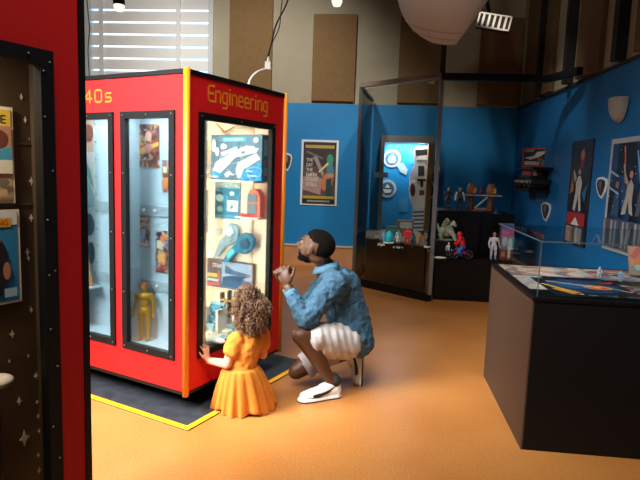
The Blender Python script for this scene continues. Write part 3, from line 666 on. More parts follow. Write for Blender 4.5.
mb = MB(NC); mb.box((-.012, ul+.11, .19), (-.008, -.015, 1.62)); mb.build('pane', Mglass('#f0ece6', .18), fo)
screws(NC, fo, [(.011, -.012, z) for z in (1.61, 1.33, 1.06, .79, .52)]+[(.011, y, 1.622) for y in (-.07, -.2, -.33)]+[(.011, -.03, z) for z in (1.585, 1.47, 1.2, 1.05, .9, .62)], rad=.003)
DKP = M('#483a2a', .35, var=.25, vscale=2.5)
nd = .2
mb = MB(NC); mb.box((-nd-.01, ul+.1, .19), (-nd, u1-.005, 1.66), DKP); mb.box((-nd, u1-.012, .19), (-.02, u1-.002, 1.66), DKP); mb.box((-nd, ul+.1, .18), (-.02, u1-.012, .19), DKP); mb.box((-nd, ul+.1, 1.66), (-.02, u1-.012, 1.67), DKP)
mb.build('bay_lining', None, nc)
def NP(x, y, dep): return NC.inverted() @ onpl(x, y, N0-d1*dep, d1)
mb = MB(NC)
for zz in (NP(30, 144, nd-.002).z, NP(30, 204, nd-.002).z): mb.box((-nd, ul+.1, zz-.003), (-nd+.004, u1-.012, zz+.003))
mb.build('panel_seam', M('#4a3d2c', .5), nc)
NART = lambda p: NC @ frame(V((-nd+.001, p.y, p.z)), V((0, 1, 0)), Z, V((1, 0, 0)))
sparkle_mat = M('#cfc4ad', .5); nst = 0  # pale flat shapes stand in for sparkles of light in the case
for x, y, s_ in ((21, 97, 3), (25, 120, 3.2), (29, 139, 1.2), (31, 181, 4.5), (31, 218, 4), (27, 252, 4), (28, 258, 3), (31, 310, 3.5), (12, 334, 4.5), (40, 333, 4), (9, 361, 2), (28, 356, 2.2), (36, 376, 4), (19, 401, 4.5), (37, 402, 2.5), (38, 416, 3.5), (39, 431, 3), (24, 438, 9), (38, 455, 3), (39, 470, 4)):
    p = NP(x, y, nd); k = s_*.0024
    pts = []
    for i in range(8):
        an = i*math.pi/4; rr = k if i % 2 == 0 else k*.42; pts.append((rr*math.cos(an)*.8, rr*math.sin(an)*1.25))
    mb = MB(NART(p)); mb.prism(pts, 0, .0015); mb.build('sparkle_shape', sparkle_mat, nc)
def nprint(x0, y0, x1, y1, label, base, shapes):
    a = NP(x1, y1, nd-.01); b = NP(x1, y0, nd-.01); h = b.z-a.z; w = h*.74
    M4 = NC @ frame(V((-nd+.006, a.y-w, a.z)), V((0, 1, 0)), Z, V((1, 0, 0)))
    poster('comic_print', label, 'print', M4, w, h, base, shapes, (.008, '#e8e3d4'), t=.004, group='comics in the near case')
nprint(0, 108, 15.5, 203, 'upper comic print with yellow title in the near case at the left edge', M('#cdb79a', .5), [('r', 0, .82, 1, .18, '#e8c84a'), ('t', 'SCIENCE', .12, .85, .09, '#3a2a24', .8), ('r', 0, .45, 1, .37, '#b98b73'), ('e', .8, .68, .14, .1, '#6e3f35'), ('p', [(.5, .45), (1, .45), (1, .6), (.7, .55)], '#4aa3c6'), ('r', 0, .3, 1, .15, '#e6e2cf'), ('e', .82, .2, .12, .05, '#7a6f63'), ('r', .1, .05, .8, .08, '#c9b08a')])
nprint(0, 209, 22, 301, 'lower comic print with blue ground in the near case at the left edge', M('#2a86bf', .5), [('r', 0, .86, 1, .14, '#d9e2e6'), ('r', 0, .84, .9, .1, '#e7a92a'), ('t', 'ASTOUNDING', .05, .86, .06, '#7a3412', .8), ('e', .62, .4, .22, .35, '#241f28'), ('e', .62, .7, .1, .07, '#b98468'), ('e', .8, .35, .06, .1, '#c08468'), ('r', .75, .05, .2, .1, '#9fd0e6')])
lt = light('near_case_fill', 'AREA', NC @ V((-.1, -.35, 1.655)), NC @ V((-.16, -.3, .9)), 9, (1, .9, .76), .09, .09)  # area light added inside to brighten the lining
p = NP(2, 380, .14)
sr = thing('white_saucer', 'white rounded model dish low in the near case at the left edge', 'model', NC @ T(-.14, p.y, p.z))
mb = MB(NC @ T(-.14, p.y, p.z)); mb.ell((0, -.02, 0), (.04, .05, .02)); mb.build('dish', M('#cfc8bb', .4), sr)
mb = MB(NC @ T(-.14, p.y, p.z)); mb.cone((0, -.02, -p.z+.19), (0, -.02, -.015), .012, .01, 10); mb.build('stand', BLACKM, sr)
# ================================================================ back wall pieces
def B(x, y, off=0.): return BW.inverted() @ onpl(x, y, COR+wn*off, wn)
def RWp(x, y, off=0.): return RW.inverted() @ onpl(x, y, COR-ww*off, ww)
def RM_(x, y, z=0.): return ROOM.inverted() @ V((x, y, z))
W_ = 0.6; a = B(300, 204.5); b = B(339, 140.5)
poster('film_poster', 'white-bordered film poster with the words THE DAY THE EARTH STOOD STILL', 'poster', BW @ T(a.x, a.y, .001), b.x-a.x, b.y-a.y, M('#3b2f2a', .5),
  [('r', 0, .9, 1, .08, '#2a2118'), ('r', .06, .9, .88, .05, '#b59a3e'), ('r', 0, .1, 1, .5, '#5a4438'), ('p', [(0, .22), (.55, .14), (.6, .4), (.3, .5), (0, .42)], '#a78677'), ('p', [(.3, .75), (.62, .42), (.64, .5), (.4, .8)], '#9c8d82'), ('p', [(.1, .82), (.6, .72), (.6, .75), (.1, .86)], '#6b6a66'),
   ('p', [(.58, .38), (.7, .5), (.82, .48), (.95, .42), (.9, .3), (.65, .2), (.55, .28)], '#c4714a'), ('e', .82, .72, .1, .09, '#3f8f70'), ('p', [(.72, .62), (.9, .66), (.96, .5), (.86, .42), (.74, .5)], '#3d7f92'), ('p', [(.72, .12), (.88, .12), (.88, .42), (.72, .4)], '#1d4a49'), ('p', [(.5, .5), (.78, .64), (.76, .68), (.48, .53)], '#d9c58a'), ('e', .86, .46, .1, .04, '#c98b6a'),
   ('t', 'THE', .1, .68, .055, '#e9e6dc', .2), ('t', 'DAY', .1, .6, .055, '#e9e6dc', .2), ('t', 'THE', .1, .52, .055, '#e9e6dc', .2), ('t', 'EARTH', .1, .44, .06, '#e9e6dc', .33), ('t', 'STOOD', .1, .36, .06, '#e9e6dc', .36), ('t', 'STILL', .1, .28, .06, '#e9e6dc', .34),
   ('r', .02, .075, .96, .045, '#b59a3e'), ('r', 0, 0, 1, .07, '#1c1a17'), ('r', .15, .02, .7, .03, '#8f8b80')], (.03, '#dfe2e0'), t=.012)
def shield(name, label, M4, w, h, cols):
    pts = [(.1, .95), (.5, 1.0), (.9, .92), (1, .7), (.86, .3), (.62, 0), (.4, .1), (.1, .45), (0, .75)]
    r = thing(name, label, 'sign', M4, 'shield-shaped signs on the walls')
    mb = MB(M4); mb.prism([(x*w, y*h) for x, y in pts], 0, .012); mb.build('backing', M('#e6e4dc', .5), r)
    mb = MB(M4); mb.prism([((.5+(x-.5)*.78)*w, (.5+(y-.5)*.8)*h) for x, y in pts], .011, .014, M(cols[0], .5))
    layers(mb, w, h, [('p', [(.3, .8), (.62, .84), (.56, .5), (.36, .5)], cols[1]), ('p', [(.4, .5), (.7, .45), (.6, .2)], cols[2])], .0145); mb.build('face', None, r)
a = B(281, 171); b = B(292.5, 153)
shield('shield_sign', 'shield-shaped sign on the blue wall, half hidden by the red cabinet corner', BW @ T(a.x, a.y, .001), b.x-a.x, b.y-a.y, ('#3c3a3a', '#8b8178', '#20201f'))
# ================================================================ glass enclosure
GP = [(.425, 6.669), (1.205, 5.857), (2.27, 5.77), (2.37, 5.30)]
gl = thing('glass_enclosure', 'tall glass enclosure with brown top rail and black base rail in the room corner', 'partition', V((1.205, 5.857, 0)))
STL = M('#5f5750', .4, metal=.4)
HTOP = 2.41
def bar(p, q, w_, h0, h1, m, name):
    p = V((*p, 0)); q = V((*q, 0)); d = (q-p); L = d.length; d.normalize(); n_ = Z.cross(d)
    mb = MB(frame(p, d, n_, Z)); mb.box((0, -w_/2, h0), (L, w_/2, h1)); return mb.build(name, m, gl)
bar(GP[0], GP[1], .05, HTOP-.05, HTOP, M('#8a7763', .45), 'top_rail')
lab(bar(GP[1], GP[2], .06, HTOP-.07, HTOP, BLACK, 'top_rail'), 'black top rail'); bar(GP[2], GP[3], .06, HTOP-.069, HTOP-.001, BLACK, 'top_rail')
SIDE_ = ((GP[0][0], GP[0][1]), (.66, 7.80))
for i, (p, q) in ((0, (GP[0], GP[1])), (3, SIDE_)):
    bar(p, q, .07, 0.002, .075, BLACK, 'base_rail'); bar(p, q, .008, .075, HTOP-.07, Mglass('#f3f6f5', .45) if i < 3 else Mglass('#b9cad2', .8), 'pane')  # side pane is tinted darker to stand for a shadow on the wall
bar(SIDE_[0], SIDE_[1], .04, HTOP-.068, HTOP-.03, STL, 'top_rail')
for p, m_ in ((GP[0], STL), (GP[1], M('#8c8784', .35, metal=.5))):
    mb = MB(Matrix.Translation((p[0], p[1], 0))); mb.box((-.02, -.02, .075), (.02, .02, HTOP-.05)); mb.build('post', m_, gl)
mb = MB(Matrix.Translation((1.205, 5.857, 0))); mb.cone((0, 0, HTOP), (0, 0, 4.7), .028, .028, 10); mb.build('hanger_pole', BLACK, gl)
# plinth inside
def XY(*ps): return [V((*p, 0)) for p in ps]
pl = thing('display_plinth', 'dark brown low plinth of toys behind the glass, under the blue showcase', 'plinth', V((.9, 6.9, 0)))
mb = MB(); L0 = V((.575, 6.80, 0)); L1 = V((1.19, 6.16, 0))
mb.prism([(L0.x, L0.y), (L1.x, L1.y), (1.24, 6.3), (1.36, 7.72), (.66, 7.76)], .0, .56, M('#3a2416', .25)); mb.build('plinth_body', None, pl)
mb = MB(); mb.prism([(L0.x-.01, L0.y-.01), (L1.x+.0, L1.y-.02), (1.25, 6.3), (1.37, 7.72), (.65, 7.76)], .56, .585, M('#8d8172', .3)); mb.build('plinth_top', None, pl)
# wall showcase
a = B(377, 232, .3); b = B(434.5, 136.5, .3)
X0, X1, Y1 = a.x, b.x, b.y; Y0 = .587
sc_ = thing('wall_showcase', 'grey-framed wall showcase with bright blue back behind the glass', 'showcase', BW @ T(X0, Y0, 0))
GF = M('#8d8a83', .5)
mb = MB(BW); mb.box((X0, Y1-.09, .04), (X1, Y1, .3)); mb.build('top_board', GF, sc_)
mb = MB(BW); mb.box((X0, Y0, .04), (X0+.05, Y1-.09, .3)); mb.build('side_board', GF, sc_)
mb = MB(BW); mb.box((X1-.07, Y0, .04), (X1, Y1-.09, .3)); mb.build('side_board', M('#7a5c34', .5), sc_)
mb = MB(BW); mb.box((X0+.05, Y0, .04), (X1-.07, Y1-.09, .05)); mb.build('back_board', M('#1a8fd0', .5, var=.1, vscale=3), sc_)
def BP(x, y, off): p = B(x, y, off); return (p.x, p.y)
def disc_sign(x, y, rad, label, c1, c2):
    c = B(x, y, .06); M4 = BW @ T(c.x, c.y, .051)
    r = thing('round_sign', label, 'sign', M4, 'round signs in the wall showcase')
    ci = lambda q, n=24: [(q*math.cos(t*2*math.pi/n), q*math.sin(t*2*math.pi/n)) for t in range(n)]
    mb = MB(M4); mb.prism(ci(rad), 0, .01); mb.build('rim', M(c1, .5), r)
    mb = MB(M4); mb.prism(ci(rad*.72), .009, .013, M('#2f6f9b', .5)); layers(mb, 1, 1, [('e', 0, 0, rad*.45, rad*.4, c2), ('p', [(-rad*.5, -rad*.1), (rad*.5, -rad*.1), (rad*.3, -rad*.5), (-rad*.3, -rad*.5)], '#dfe5e6'), ('p', [(-rad*.3, rad*.1), (0, rad*.5), (rad*.3, rad*.1)], '#f1f1ee')], .0135); mb.build('emblem', None, r)
disc_sign(392, 158.5, .125, 'upper round white and blue sign on the showcase back', '#b8c8d0', '#7da3b8')
disc_sign(387.5, 188.5, .125, 'lower round white and blue sign on the showcase back', '#c3ccd0', '#51606a')
def flat(name, label, cat, pts, off, th, m, group=None):
    mb = MB(BW @ T(0, 0, off)); mb.prism([BP(x, y, off) for x, y in pts][::-1], 0, th)
    return tag(mb.build(name, m), label, cat, group)
flat('hand_cutout', 'pale blue pointing cut-out beside the upper round sign', 'sign', [(396, 163), (403, 163), (408, 170), (406, 175), (400, 172)], .052, .01, M('#a9c6d6', .5))
PB = M('#3f9fce', .5)
for i, (q, t_) in enumerate((((409, 150, 417, 164), 'small pale blue card at the top of the showcase back'), ((410, 190, 416, 202), 'small pale blue card beside the robot standee arm'), ((399, 198, 408, 212), 'faint blue card under the lower round sign'))):
    flat('small_card', t_, 'card', [(q[0], q[1]), (q[2], q[1]), (q[2], q[3]), (q[0], q[3])], .052, .004, PB, 'cards on the showcase back')
for q, t_ in (((374.5, 172.5, 388, 177.5), 'white label card on the left board of the showcase'), ((434, 166, 440, 171), 'small white label card on the right board of the showcase')):
    flat('label_card', t_, 'card', [(q[0], q[1]), (q[2], q[1]), (q[2], q[3]), (q[0], q[3])], .301, .004, M('#cfc9b8', .5), 'label cards on the showcase frame')
# robot standee
off = .16; o_ = BP(418, 232, off)
rb = thing('robot_standee', 'white robot cut-out with striped legs standing in the wall showcase', 'standee', BW @ T(o_[0], .587, off))
def rp(name, pts, m, z0=0., z1=.03):
    mb = MB(BW @ T(0, 0, off)); mb.prism([BP(x, y, off) for x, y in pts][::-1], z0, z1, m); return mb.build(name, None, rb)
WR = M('#e6e4e2', .45)
by = BW.inverted() @ V((0, 0, 0))
rp('torso', [(411, 170), (428, 169), (432, 180), (432, 196), (427, 208), (413, 209), (409, 197), (409, 182)], WR)
rp('neck', [(415, 162), (424, 162), (428, 170), (412, 170)], WR)
rp('head', [(413, 152), (416, 147), (427, 146), (430, 152), (429, 162), (414, 162)], M('#c9c4c2', .4))
rp('visor', [(415, 150), (428, 149), (427, 155), (416, 156)], M('#2c2a2a', .3), .03, .036)
rp('brow', [(418, 156), (427, 155.5), (428, 160), (416, 160)], M('#efefec', .4), .03, .038)
for cx_ in (412.5, 430.5):
    rp('arm_disc', [(cx_+4.2*math.cos(t*.5236), 190+9*math.sin(t*.5236)) for t in range(12)], WR, .025, .045)
    rp('arm_disc_inset', [(cx_+2.6*math.cos(t*.5236), 190+6.5*math.sin(t*.5236)) for t in range(12)], M('#5b2b2e', .4), .045, .05)
rp('chest_panel', [(418, 166), (424, 166), (424, 176), (418, 176)], M('#3a3d45', .4), .03, .035)
rp('chest_mark', [(417, 179), (426, 179), (426, 181), (423, 181), (422.5, 187), (420.5, 187), (420, 181), (417, 181)], M('#26262a', .4), .03, .035)
rp('chest_mark', [(419, 190), (424, 190), (424, 195), (419, 195)], M('#8a3a34', .4), .03, .035)
for k in range(6):
    y_ = 209+k*3.9; rp('leg_band', [(412+k*.1, y_), (427-k*.1, y_-.5), (427-k*.1, y_+1.8), (412+k*.1, y_+2.2)], M('#d8d8da', .45)); rp('leg_band', [(413, y_+2.2), (426, y_+1.8), (426, y_+3.6), (413, y_+4)], M('#4b5360', .45), 0, .028)
light('showcase_fill', 'AREA', BW @ V(((X0+X1)/2, Y1-.095, .2)), BW @ V(((X0+X1)/2, Y0, .1)), 10, (.95, .98, 1), .5, .08)  # area light added to brighten the showcase back
# toys on the plinth
def toyfig(name, label, base, h, cols, rz=0, cat='figurine', group=None, stride=.0, detail=True):
    """small posed figure: head, torso, arms, legs"""
    M4 = Matrix.Translation(base) @ Matrix.Rotation(rz, 4, 'Z'); r = thing(name, label, cat, M4, group); S4 = M4 @ Matrix.Scale(h, 4)
    hc, tc_, lc, ac = [M(c, .45) for c in cols]
    for sd in (-1, 1):
        mb = MB(S4); mb.limb([(sd*.06, 0, .48), (sd*.08, -.02-stride*sd*.3, .26), (sd*.085, stride*sd, .05)], [.068, .052, .035], n=10); mb.ell((sd*.09, -.04+stride*sd, .022), (.035, .07, .024), None, None, 8, 6); mb.build('leg', lc, r)
        mb = MB(S4); mb.limb([(sd*.13, 0, .76), (sd*.19, -.01, .6), (sd*.2, -.08, .48)], [.045, .036, .028], n=10); mb.ell((sd*.2, -.1, .45), .032, None, None, 8, 6); mb.build('arm', ac, r)
    mb = MB(S4); mb.ell((0, 0, .52), (.1, .07, .08)); mb.ell((0, 0, .62), (.09, .065, .13)); mb.ell((0, 0, .73), (.13, .075, .09)); mb.build('torso', tc_, r)
    mb = MB(S4); mb.cone((0, 0, .78), (0, 0, .86), .035, .03, 10); mb.ell((0, -.005, .91), (.06, .07, .085)); mb.build('head', hc, r)
    return r
def PT(x, y, Y): return at(x, y, Y)
def onp(x, y, z): return onz(x, y, z)
zt = .5855
def toy_at(x, z=zt, y=243): p = onz(x, y, z); return V((p.x, p.y, z))
p = toy_at(388.5, zt, 243); M4 = Matrix.Translation(p)
r = thing('toy_dome', 'bright cyan dome-shaped toy on the plinth under the lower round sign', 'toy', M4)
mb = MB(M4); mb.lathe([(.05, 0), (.055, .06), (.045, .1), (.02, .13), (0, .14)], n=18); mb.build('shell', M('#19b3c9', .3), r)
mb = MB(M4); mb.lathe([(.06, 0), (.06, .015)], n=18); mb.build('base_ring', M('#e8ece8', .4), r)
p = toy_at(407, zt, 245); toyfig('toy_robot', 'red toy robot figure on the plinth in front of the showcase', p, .2, ('#e03a32', '#d8201c', '#b81a18', '#e8443a'))
p = toy_at(420, zt, 246); toyfig('toy_robot', 'orange toy robot figure on the plinth beside the red one', p, .15, ('#e88a3a', '#dd7a20', '#c4641c', '#e89a50'))
p = toy_at(393, zt, 236)
r = thing('toy_box', 'stack of grey and teal toy cartons behind the cyan dome toy', 'toy box', Matrix.Translation(p))
mb = MB(Matrix.Translation(p)); mb.box((-.08, 0, 0), (.07, .08, .12)); mb.build('carton', M('#5f7478', .5), r)
mb = MB(Matrix.Translation(p)); mb.box((-.06, -.003, .02), (.05, 0, .09)); mb.build('label', M('#3aa48f', .5), r)
p = toy_at(402, zt, 236); mb = MB(Matrix.Translation(p)); mb.box((-.07, .0, .0), (.14, .07, .2)); r = tag(mb.build('carton', M('#9a6c62', .5)), 'tall dull pink toy carton behind the red toy robot', 'toy box')
mb = MB(Matrix.Translation(p)); mb.box((-.03, -.003, .1), (.12, 0, .18)); q_ = mb.build('label', M('#cfd2c6', .5), r)
for i, (x, y, w_, d_, h_, c_, t_) in enumerate(((381, 247, .07, .06, .05, '#c7c4b5', 'off-white toy block at the left end of the plinth'), (398, 249, .1, .05, .03, '#d8d5c8', 'flat white toy tray in front of the red toy robot'), (413, 243, .05, .05, .12, '#3b7f86', 'teal toy piece between the red and orange toy robots'), (427, 249, .06, .05, .04, '#e2dfd2', 'white toy block at the right end of the plinth'), (377, 240, .04, .04, .09, '#a58870', 'tan upright toy piece at the back left of the plinth'))):
    p = toy_at(x, zt, y); M4 = Matrix.Translation(p); r = thing('toy_vehicle', t_, 'toy', M4, 'toys on the plinth')
    mb = MB(M4); mb.box((-w_/2, -d_/2, .01), (w_/2, d_/2, h_*.7)); mb.build('body', M(c_, .4), r, bevel=.004)
    mb = MB(M4); mb.box((-w_*.25, -d_*.35, h_*.7), (w_*.2, d_*.35, h_)); mb.build('top', M('#45525a', .4), r, bevel=.003)
    for sx in (-1, 1):
        mb = MB(M4); mb.cone((sx*w_*.3, -d_/2-.004, .012), (sx*w_*.3, d_/2+.004, .012), .012, .012, 10); mb.build('wheel', BLACKM, r)
for i, (x, y, c_, t_) in enumerate(((384, 241, '#8fb9c9', 'pale blue kneeling toy figure left of the cyan dome toy'), (398, 243, '#d8d8d0', 'white toy figure just left of the red toy robot'), (412, 248, '#20262a', 'black toy figure at the front edge of the plinth'), (425, 242, '#c9a27c', 'tan toy figure at the right of the orange toy robot'))):
    toyfig('toy_figure', t_, toy_at(x, zt, y), (.12, .15, .11, .13)[i], (c_, c_, c_, c_))
# ================================================================ black stepped plinth behind the glass
def black_block(name, label, pts, z1):
    mb = MB(); mb.prism(pts, .0, z1); return tag(mb.build(name, M('#080708', .4, spec=.3), None, bevel=.004), label, 'plinth', 'black display plinths')
black_block('display_plinth', 'low black plinth step behind the glass, holding the toy figures', [(1.27, 5.96), (2.09, 5.90), (2.12, 6.16), (1.29, 6.16)], .47)
black_block('display_plinth', 'tall black plinth holding the treehouse toy behind the glass', [(1.305, 6.17), (1.80, 6.17), (1.83, 6.7), (1.37, 6.7)], .975)
black_block('display_plinth', 'tall black plinth in the room corner right of the treehouse toy', [(1.81, 6.2), (2.19, 6.2), (2.3, 7.0), (1.86, 7.0)], .945)
zl = .4705
def lowp(x, y): p = onz(x, y, zl); return V((p.x, p.y, zl))
# riser with creature
ps = at(446, 240, 6.08); rz_ = ps.z
mb = MB(); mb.box((ps.x-.11, 5.98, zl), (ps.x+.12, 6.155, rz_)); tag(mb.build('display_riser', BLACKM, None, bevel=.003), 'small black riser block under the pale creature model', 'plinth')
cr = thing('creature_model', 'pale green-white crouching creature model on the black riser', 'model', V((ps.x, 6.067, rz_)))
S = Matrix.Translation((ps.x, 6.067, rz_)); CRM = M('#9aa58c', .5, var=.5, vscale=30)
mb = MB(S)
mb.ell((0, 0, .1), (.08, .05, .07)); mb.limb([(.04, -.02, .1), (.08, -.03, .05), (.09, -.03, .01)], [.035, .025, .02]); mb.limb([(-.05, -.02, .1), (-.08, -.04, .06), (-.06, -.04, .01)], [.035, .025, .02])
mb.limb([(.02, .0, .15), (.06, -.02, .2), (.085, -.03, .17)], [.03, .022, .018]); mb.limb([(-.03, 0, .15), (-.02, -.02, .2), (-.01, -.03, .23)], [.035, .03, .02]); mb.ell((-.01, -.04, .21), (.03, .035, .025)); mb.limb([(-.07, .0, .1), (-.1, .0, .14), (-.1, 0, .18)], [.025, .015, .008])
mb.build('body', CRM, cr, remesh=.006, smooth=1)
mb = MB(S); mb.lathe([(.085, 0), (.085, .012), (.075, .02)], n=20); mb.build('base', M('#6e7266', .6), cr)
# rider on small bike
pb = lowp(459, 259); rd = thing('rider_model', 'red and blue toy rider on a small dark bike, on the low black plinth', 'figurine', pb); S = Matrix.Translation(pb)
for dx in (-.05, .1):
    mb = MB(S); n_ = 20; mb.tube([(dx+.042*math.cos(t*math.pi/10), 0, .05+.042*math.sin(t*math.pi/10)) for t in range(21)], .009, 6); mb.cone((dx, -.006, .05), (dx, .006, .05), .02, .02, 10); mb.build('wheel', M('#242326', .5), rd)
mb = MB(S); mb.limb([(-.05, 0, .05), (.0, 0, .1), (.1, 0, .05)], [.012, .022, .012]); mb.limb([(.0, 0, .1), (-.05, 0, .15)], [.012, .008]); mb.build('frame', M('#8f2f5b', .4), rd)
mb = MB(S); mb.limb([(.03, 0, .13), (.01, 0, .2), (.0, 0, .23)], [.035, .042, .03]); mb.limb([(0, -.03, .22), (-.04, -.04, .17), (-.055, -.02, .16)], [.018, .014, .01]); mb.limb([(0, .03, .22), (-.04, .04, .17), (-.055, .02, .16)], [.018, .014, .01]); mb.build('torso', M('#c81420', .4), rd)
mb = MB(S); mb.ell((-.01, 0, .27), (.028, .027, .032)); mb.build('head', M('#d81420', .35), rd)
for sd in (-1, 1):
    mb = MB(S); mb.limb([(.03, sd*.025, .13), (-.02, sd*.035, .1), (.02, sd*.035, .04)], [.026, .02, .015]); mb.build('leg', M('#1f5aa8', .4), rd)
pb = lowp(447, 257); toyfig('toy_figure', 'small pale grey toy figure left of the red and blue rider', V((pb.x, pb.y-.04, zl)), .17, ('#cfc8c0', '#c9cdd0', '#2d2c33', '#b9bcc0'), .3)
pb = lowp(440, 259); mb = MB(Matrix.Translation(pb)); mb.ell((0, 0, .014), (.07, .02, .014)); r = tag(mb.build('toy_vehicle', M('#c9cbc6', .4)), 'flat white toy vehicle at the left end of the low black plinth', 'toy')
pb = at(492.5, 263, 5.97); toyfig('action_figure', 'white-suited action figure standing just left of the pink toy box', V((pb.x, 5.97, zl)), .30, ('#b98d76', '#cfcfd0', '#b7bac0', '#d6d6d8'), .1)
# carded toy box
pa = at(499, 262, 5.99); pb_ = at(514.5, 224, 5.99); M4 = frame(V((pa.x, 5.99, zl+.0005)), ww, Z, wn)
w_, h_ = (pb_.x-pa.x), pb_.z-zl
r = thing('carded_toy_box', 'pink and white boxed toy standing behind the desk corner', 'toy box', M4)
mb = MB(M4); mb.box((0, 0, -.07), (w_, h_, 0)); mb.build('carton', M('#7c5a66', .5), r)
mb = MB(M4); mb.box((.003, .003, 0), (w_-.003, h_-.003, .001), M('#8f8a98', .4)); layers(mb, w_, h_, [('r', 0, .84, 1, .14, '#4a6fae'), ('r', 0, .66, 1, .2, '#d85c92'), ('e', .35, .5, .2, .14, '#c9c6d6'), ('e', .75, .42, .16, .2, '#dcd6d0'), ('r', 0, 0, 1, .26, '#8a3326'), ('r', .1, .08, .3, .14, '#c98f5a'), ('r', .6, .04, .2, .34, '#e4dcc8'), ('t', 'TOY', .12, .71, .07, '#f0d9e4', .5)], .0012)
mb.build('front_label', None, r)
# toys on the tall plinth
zz = .9755
def hp(x, Y=6.3): p = at(x, 200, Y); return V((p.x, Y, zz))
toyfig('toy_figure', 'dark-jacketed toy figure at the left end of the tall black plinth', hp(448), .26, ('#b98a6c', '#2c2522', '#1d2230', '#3a2b26'), .1)
toyfig('toy_figure', 'toy figure in white shirt and dark vest left of the treehouse toy', hp(459.5), .26, ('#b48a70', '#3a3634', '#20252f', '#d8d4ca'), -.1)
p = hp(479.5, 6.42); th_ = thing('treehouse_playset', 'brown toy treehouse with pale platform on the tall black plinth', 'toy', p); S = Matrix.Translation(p)
BRN = M('#7a3f22', .6, var=.3, vscale=40)
for sx in (-.1, .13):
    mb = MB(S); mb.lathe([(.045, 0), (.035, .05), (.03, .14), (.036, .17)], (sx, 0, 0), 14); mb.build('trunk', BRN, th_)
    mb = MB(S); mb.lathe([(.05, .18), (.055, .22), (.045, .28), (.03, .31)], (sx, 0, 0), 14); mb.build('hut', M('#9a5a34', .6, var=.3, vscale=40), th_)
    mb = MB(S); mb.box((sx+.01, -.058, .2), (sx+.04, -.045, .26)); mb.build('hut_door', M('#e0a24e', .5), th_)
mb = MB(S); mb.box((-.2, -.07, .168), (.24, .07, .18)); mb.build('platform', M('#b9b3a2', .5), th_)
mb = MB(S); mb.box((-.1, -.07, 0), (.12, .07, .012)); mb.build('base', M('#b5583c', .5), th_)
mb = MB(S); mb.prism([(-.06, -.05), (.08, -.03), (.06, -.02), (-.07, -.04)], .02, .03); mb.limb([(-.06, -.05, .03), (.07, -.05, .15)], [.01, .01]); mb.build('stair', M('#b9c4ae', .5), th_)
mb = MB(S); mb.limb([(.015, 0, .18), (.015, 0, .24)], [.02, .016]); mb.ell((.015, 0, .26), .018); tag(mb.build('treehouse_figure', M('#6a3a2e', .6)), 'tiny brown toy figure on the treehouse platform between the huts', 'figurine')
p = hp(497, 6.35); p.z = .9455; mb = MB(Matrix.Translation(p)); mb.lathe([(.05, 0), (.05, .008), (.02, .02), (.015, .05), (0, .055)], n=16); tag(mb.build('toy_turret', M('#3f4a55', .5)), 'small dark toy turret right of the treehouse toy', 'toy')
# ================================================================ right wall
def RWposter(name, label, s0, s1, z0, z1, base, shapes, border=None, th=.01):
    return poster(name, label, 'poster', RW @ T(s0, z0, .001), s1-s0, z1-z0, base, shapes, border, t=th)
RWposter('film_poster', 'tall slim dark film poster with white figure, on the right blue wall', 2.2, 2.72, .745, 1.735, Mcells(['#0c0d14', '#171420', '#0f1722', '#2a1a22', '#0a0b10', '#1c2c40'], 12, .5, (1, .6, 1), 12),
  [('e', .55, .84, .26, .1, '#2a1c26'), ('p', [(.5, .74), (.64, .73), (.7, .86), (.62, .93), (.52, .9)], '#7d2a30'), ('e', .58, .86, .09, .045, '#a87464'), ('p', [(.3, .34), (.38, .5), (.36, .6), (.46, .66), (.56, .66), (.66, .6), (.62, .48), (.7, .34), (.6, .32), (.52, .48), (.42, .32)], '#c9c2b8'), ('e', .51, .7, .06, .028, '#b08a74'), ('p', [(.3, .6), (.2, .7), (.24, .72), (.4, .64)], '#b9b0a4'), ('p', [(.1, .48), (.3, .52), (.2, .66)], '#b47a3a'), ('p', [(.7, .5), (.95, .6), (.85, .42)], '#2e6f9b'), ('r', .06, .19, .88, .12, '#a3282a'), ('p', [(.3, .19), (.5, .27), (.7, .19)], '#ddd6cf'), ('r', 0, 0, 1, .19, '#2e3038'), ('r', .08, .02, .3, .15, '#c4a08c'), ('r', .55, .02, .3, .15, '#a9a6a4')])
random.seed(5)
DB = Mcells(['#070b14', '#0c1626', '#0a1220', '#14284a', '#060912', '#1b3f66'], 9, .5, (1, .7, 1), 11)
big = [('e', .72, .74, .22, .15, '#1c3f6e'), ('e', .72, .74, .12, .09, '#2f6ba6'), ('e', .62, .84, .07, .06, '#5d8fbf'), ('p', [(.25, .97), (.275, .97), (.34, .62), (.315, .62)], '#e05a3a'), ('p', [(.5, .92), (.52, .92), (.64, .6), (.62, .59)], '#7fc0e8'),
  ('p', [(.3, .32), (.36, .48), (.38, .6), (.44, .66), (.5, .6), (.49, .46), (.53, .32), (.46, .34), (.42, .46), (.39, .33)], '#a89f92'), ('e', .44, .7, .035, .035, '#b5826a'), ('p', [(.36, .6), (.3, .7), (.27, .8), (.3, .8), (.34, .7), (.4, .63)], '#9c9386'),
  ('p', [(.58, .32), (.6, .5), (.63, .62), (.72, .6), (.78, .46), (.8, .32), (.7, .34), (.68, .48), (.65, .33)], '#4c4f5c'), ('e', .67, .67, .04, .035, '#a0745e'), ('p', [(.1, .3), (.14, .5), (.2, .56), (.26, .48), (.26, .3)], '#2c4b66'), ('e', .19, .6, .04, .035, '#8a6a58'), ('p', [(.02, .72), (.2, .67), (.2, .69), (.02, .745)], '#9aa8b8'), ('p', [(.03, .56), (.24, .5), (.24, .52), (.03, .58)], '#9aa8b8'), ('p', [(.75, .9), (.95, .84), (.95, .86), (.76, .92)], '#9aa8b8')]
big += [('e', random.uniform(.05, .95), random.uniform(.35, .97), .006, .006, '#d8dde4') for _ in range(26)]
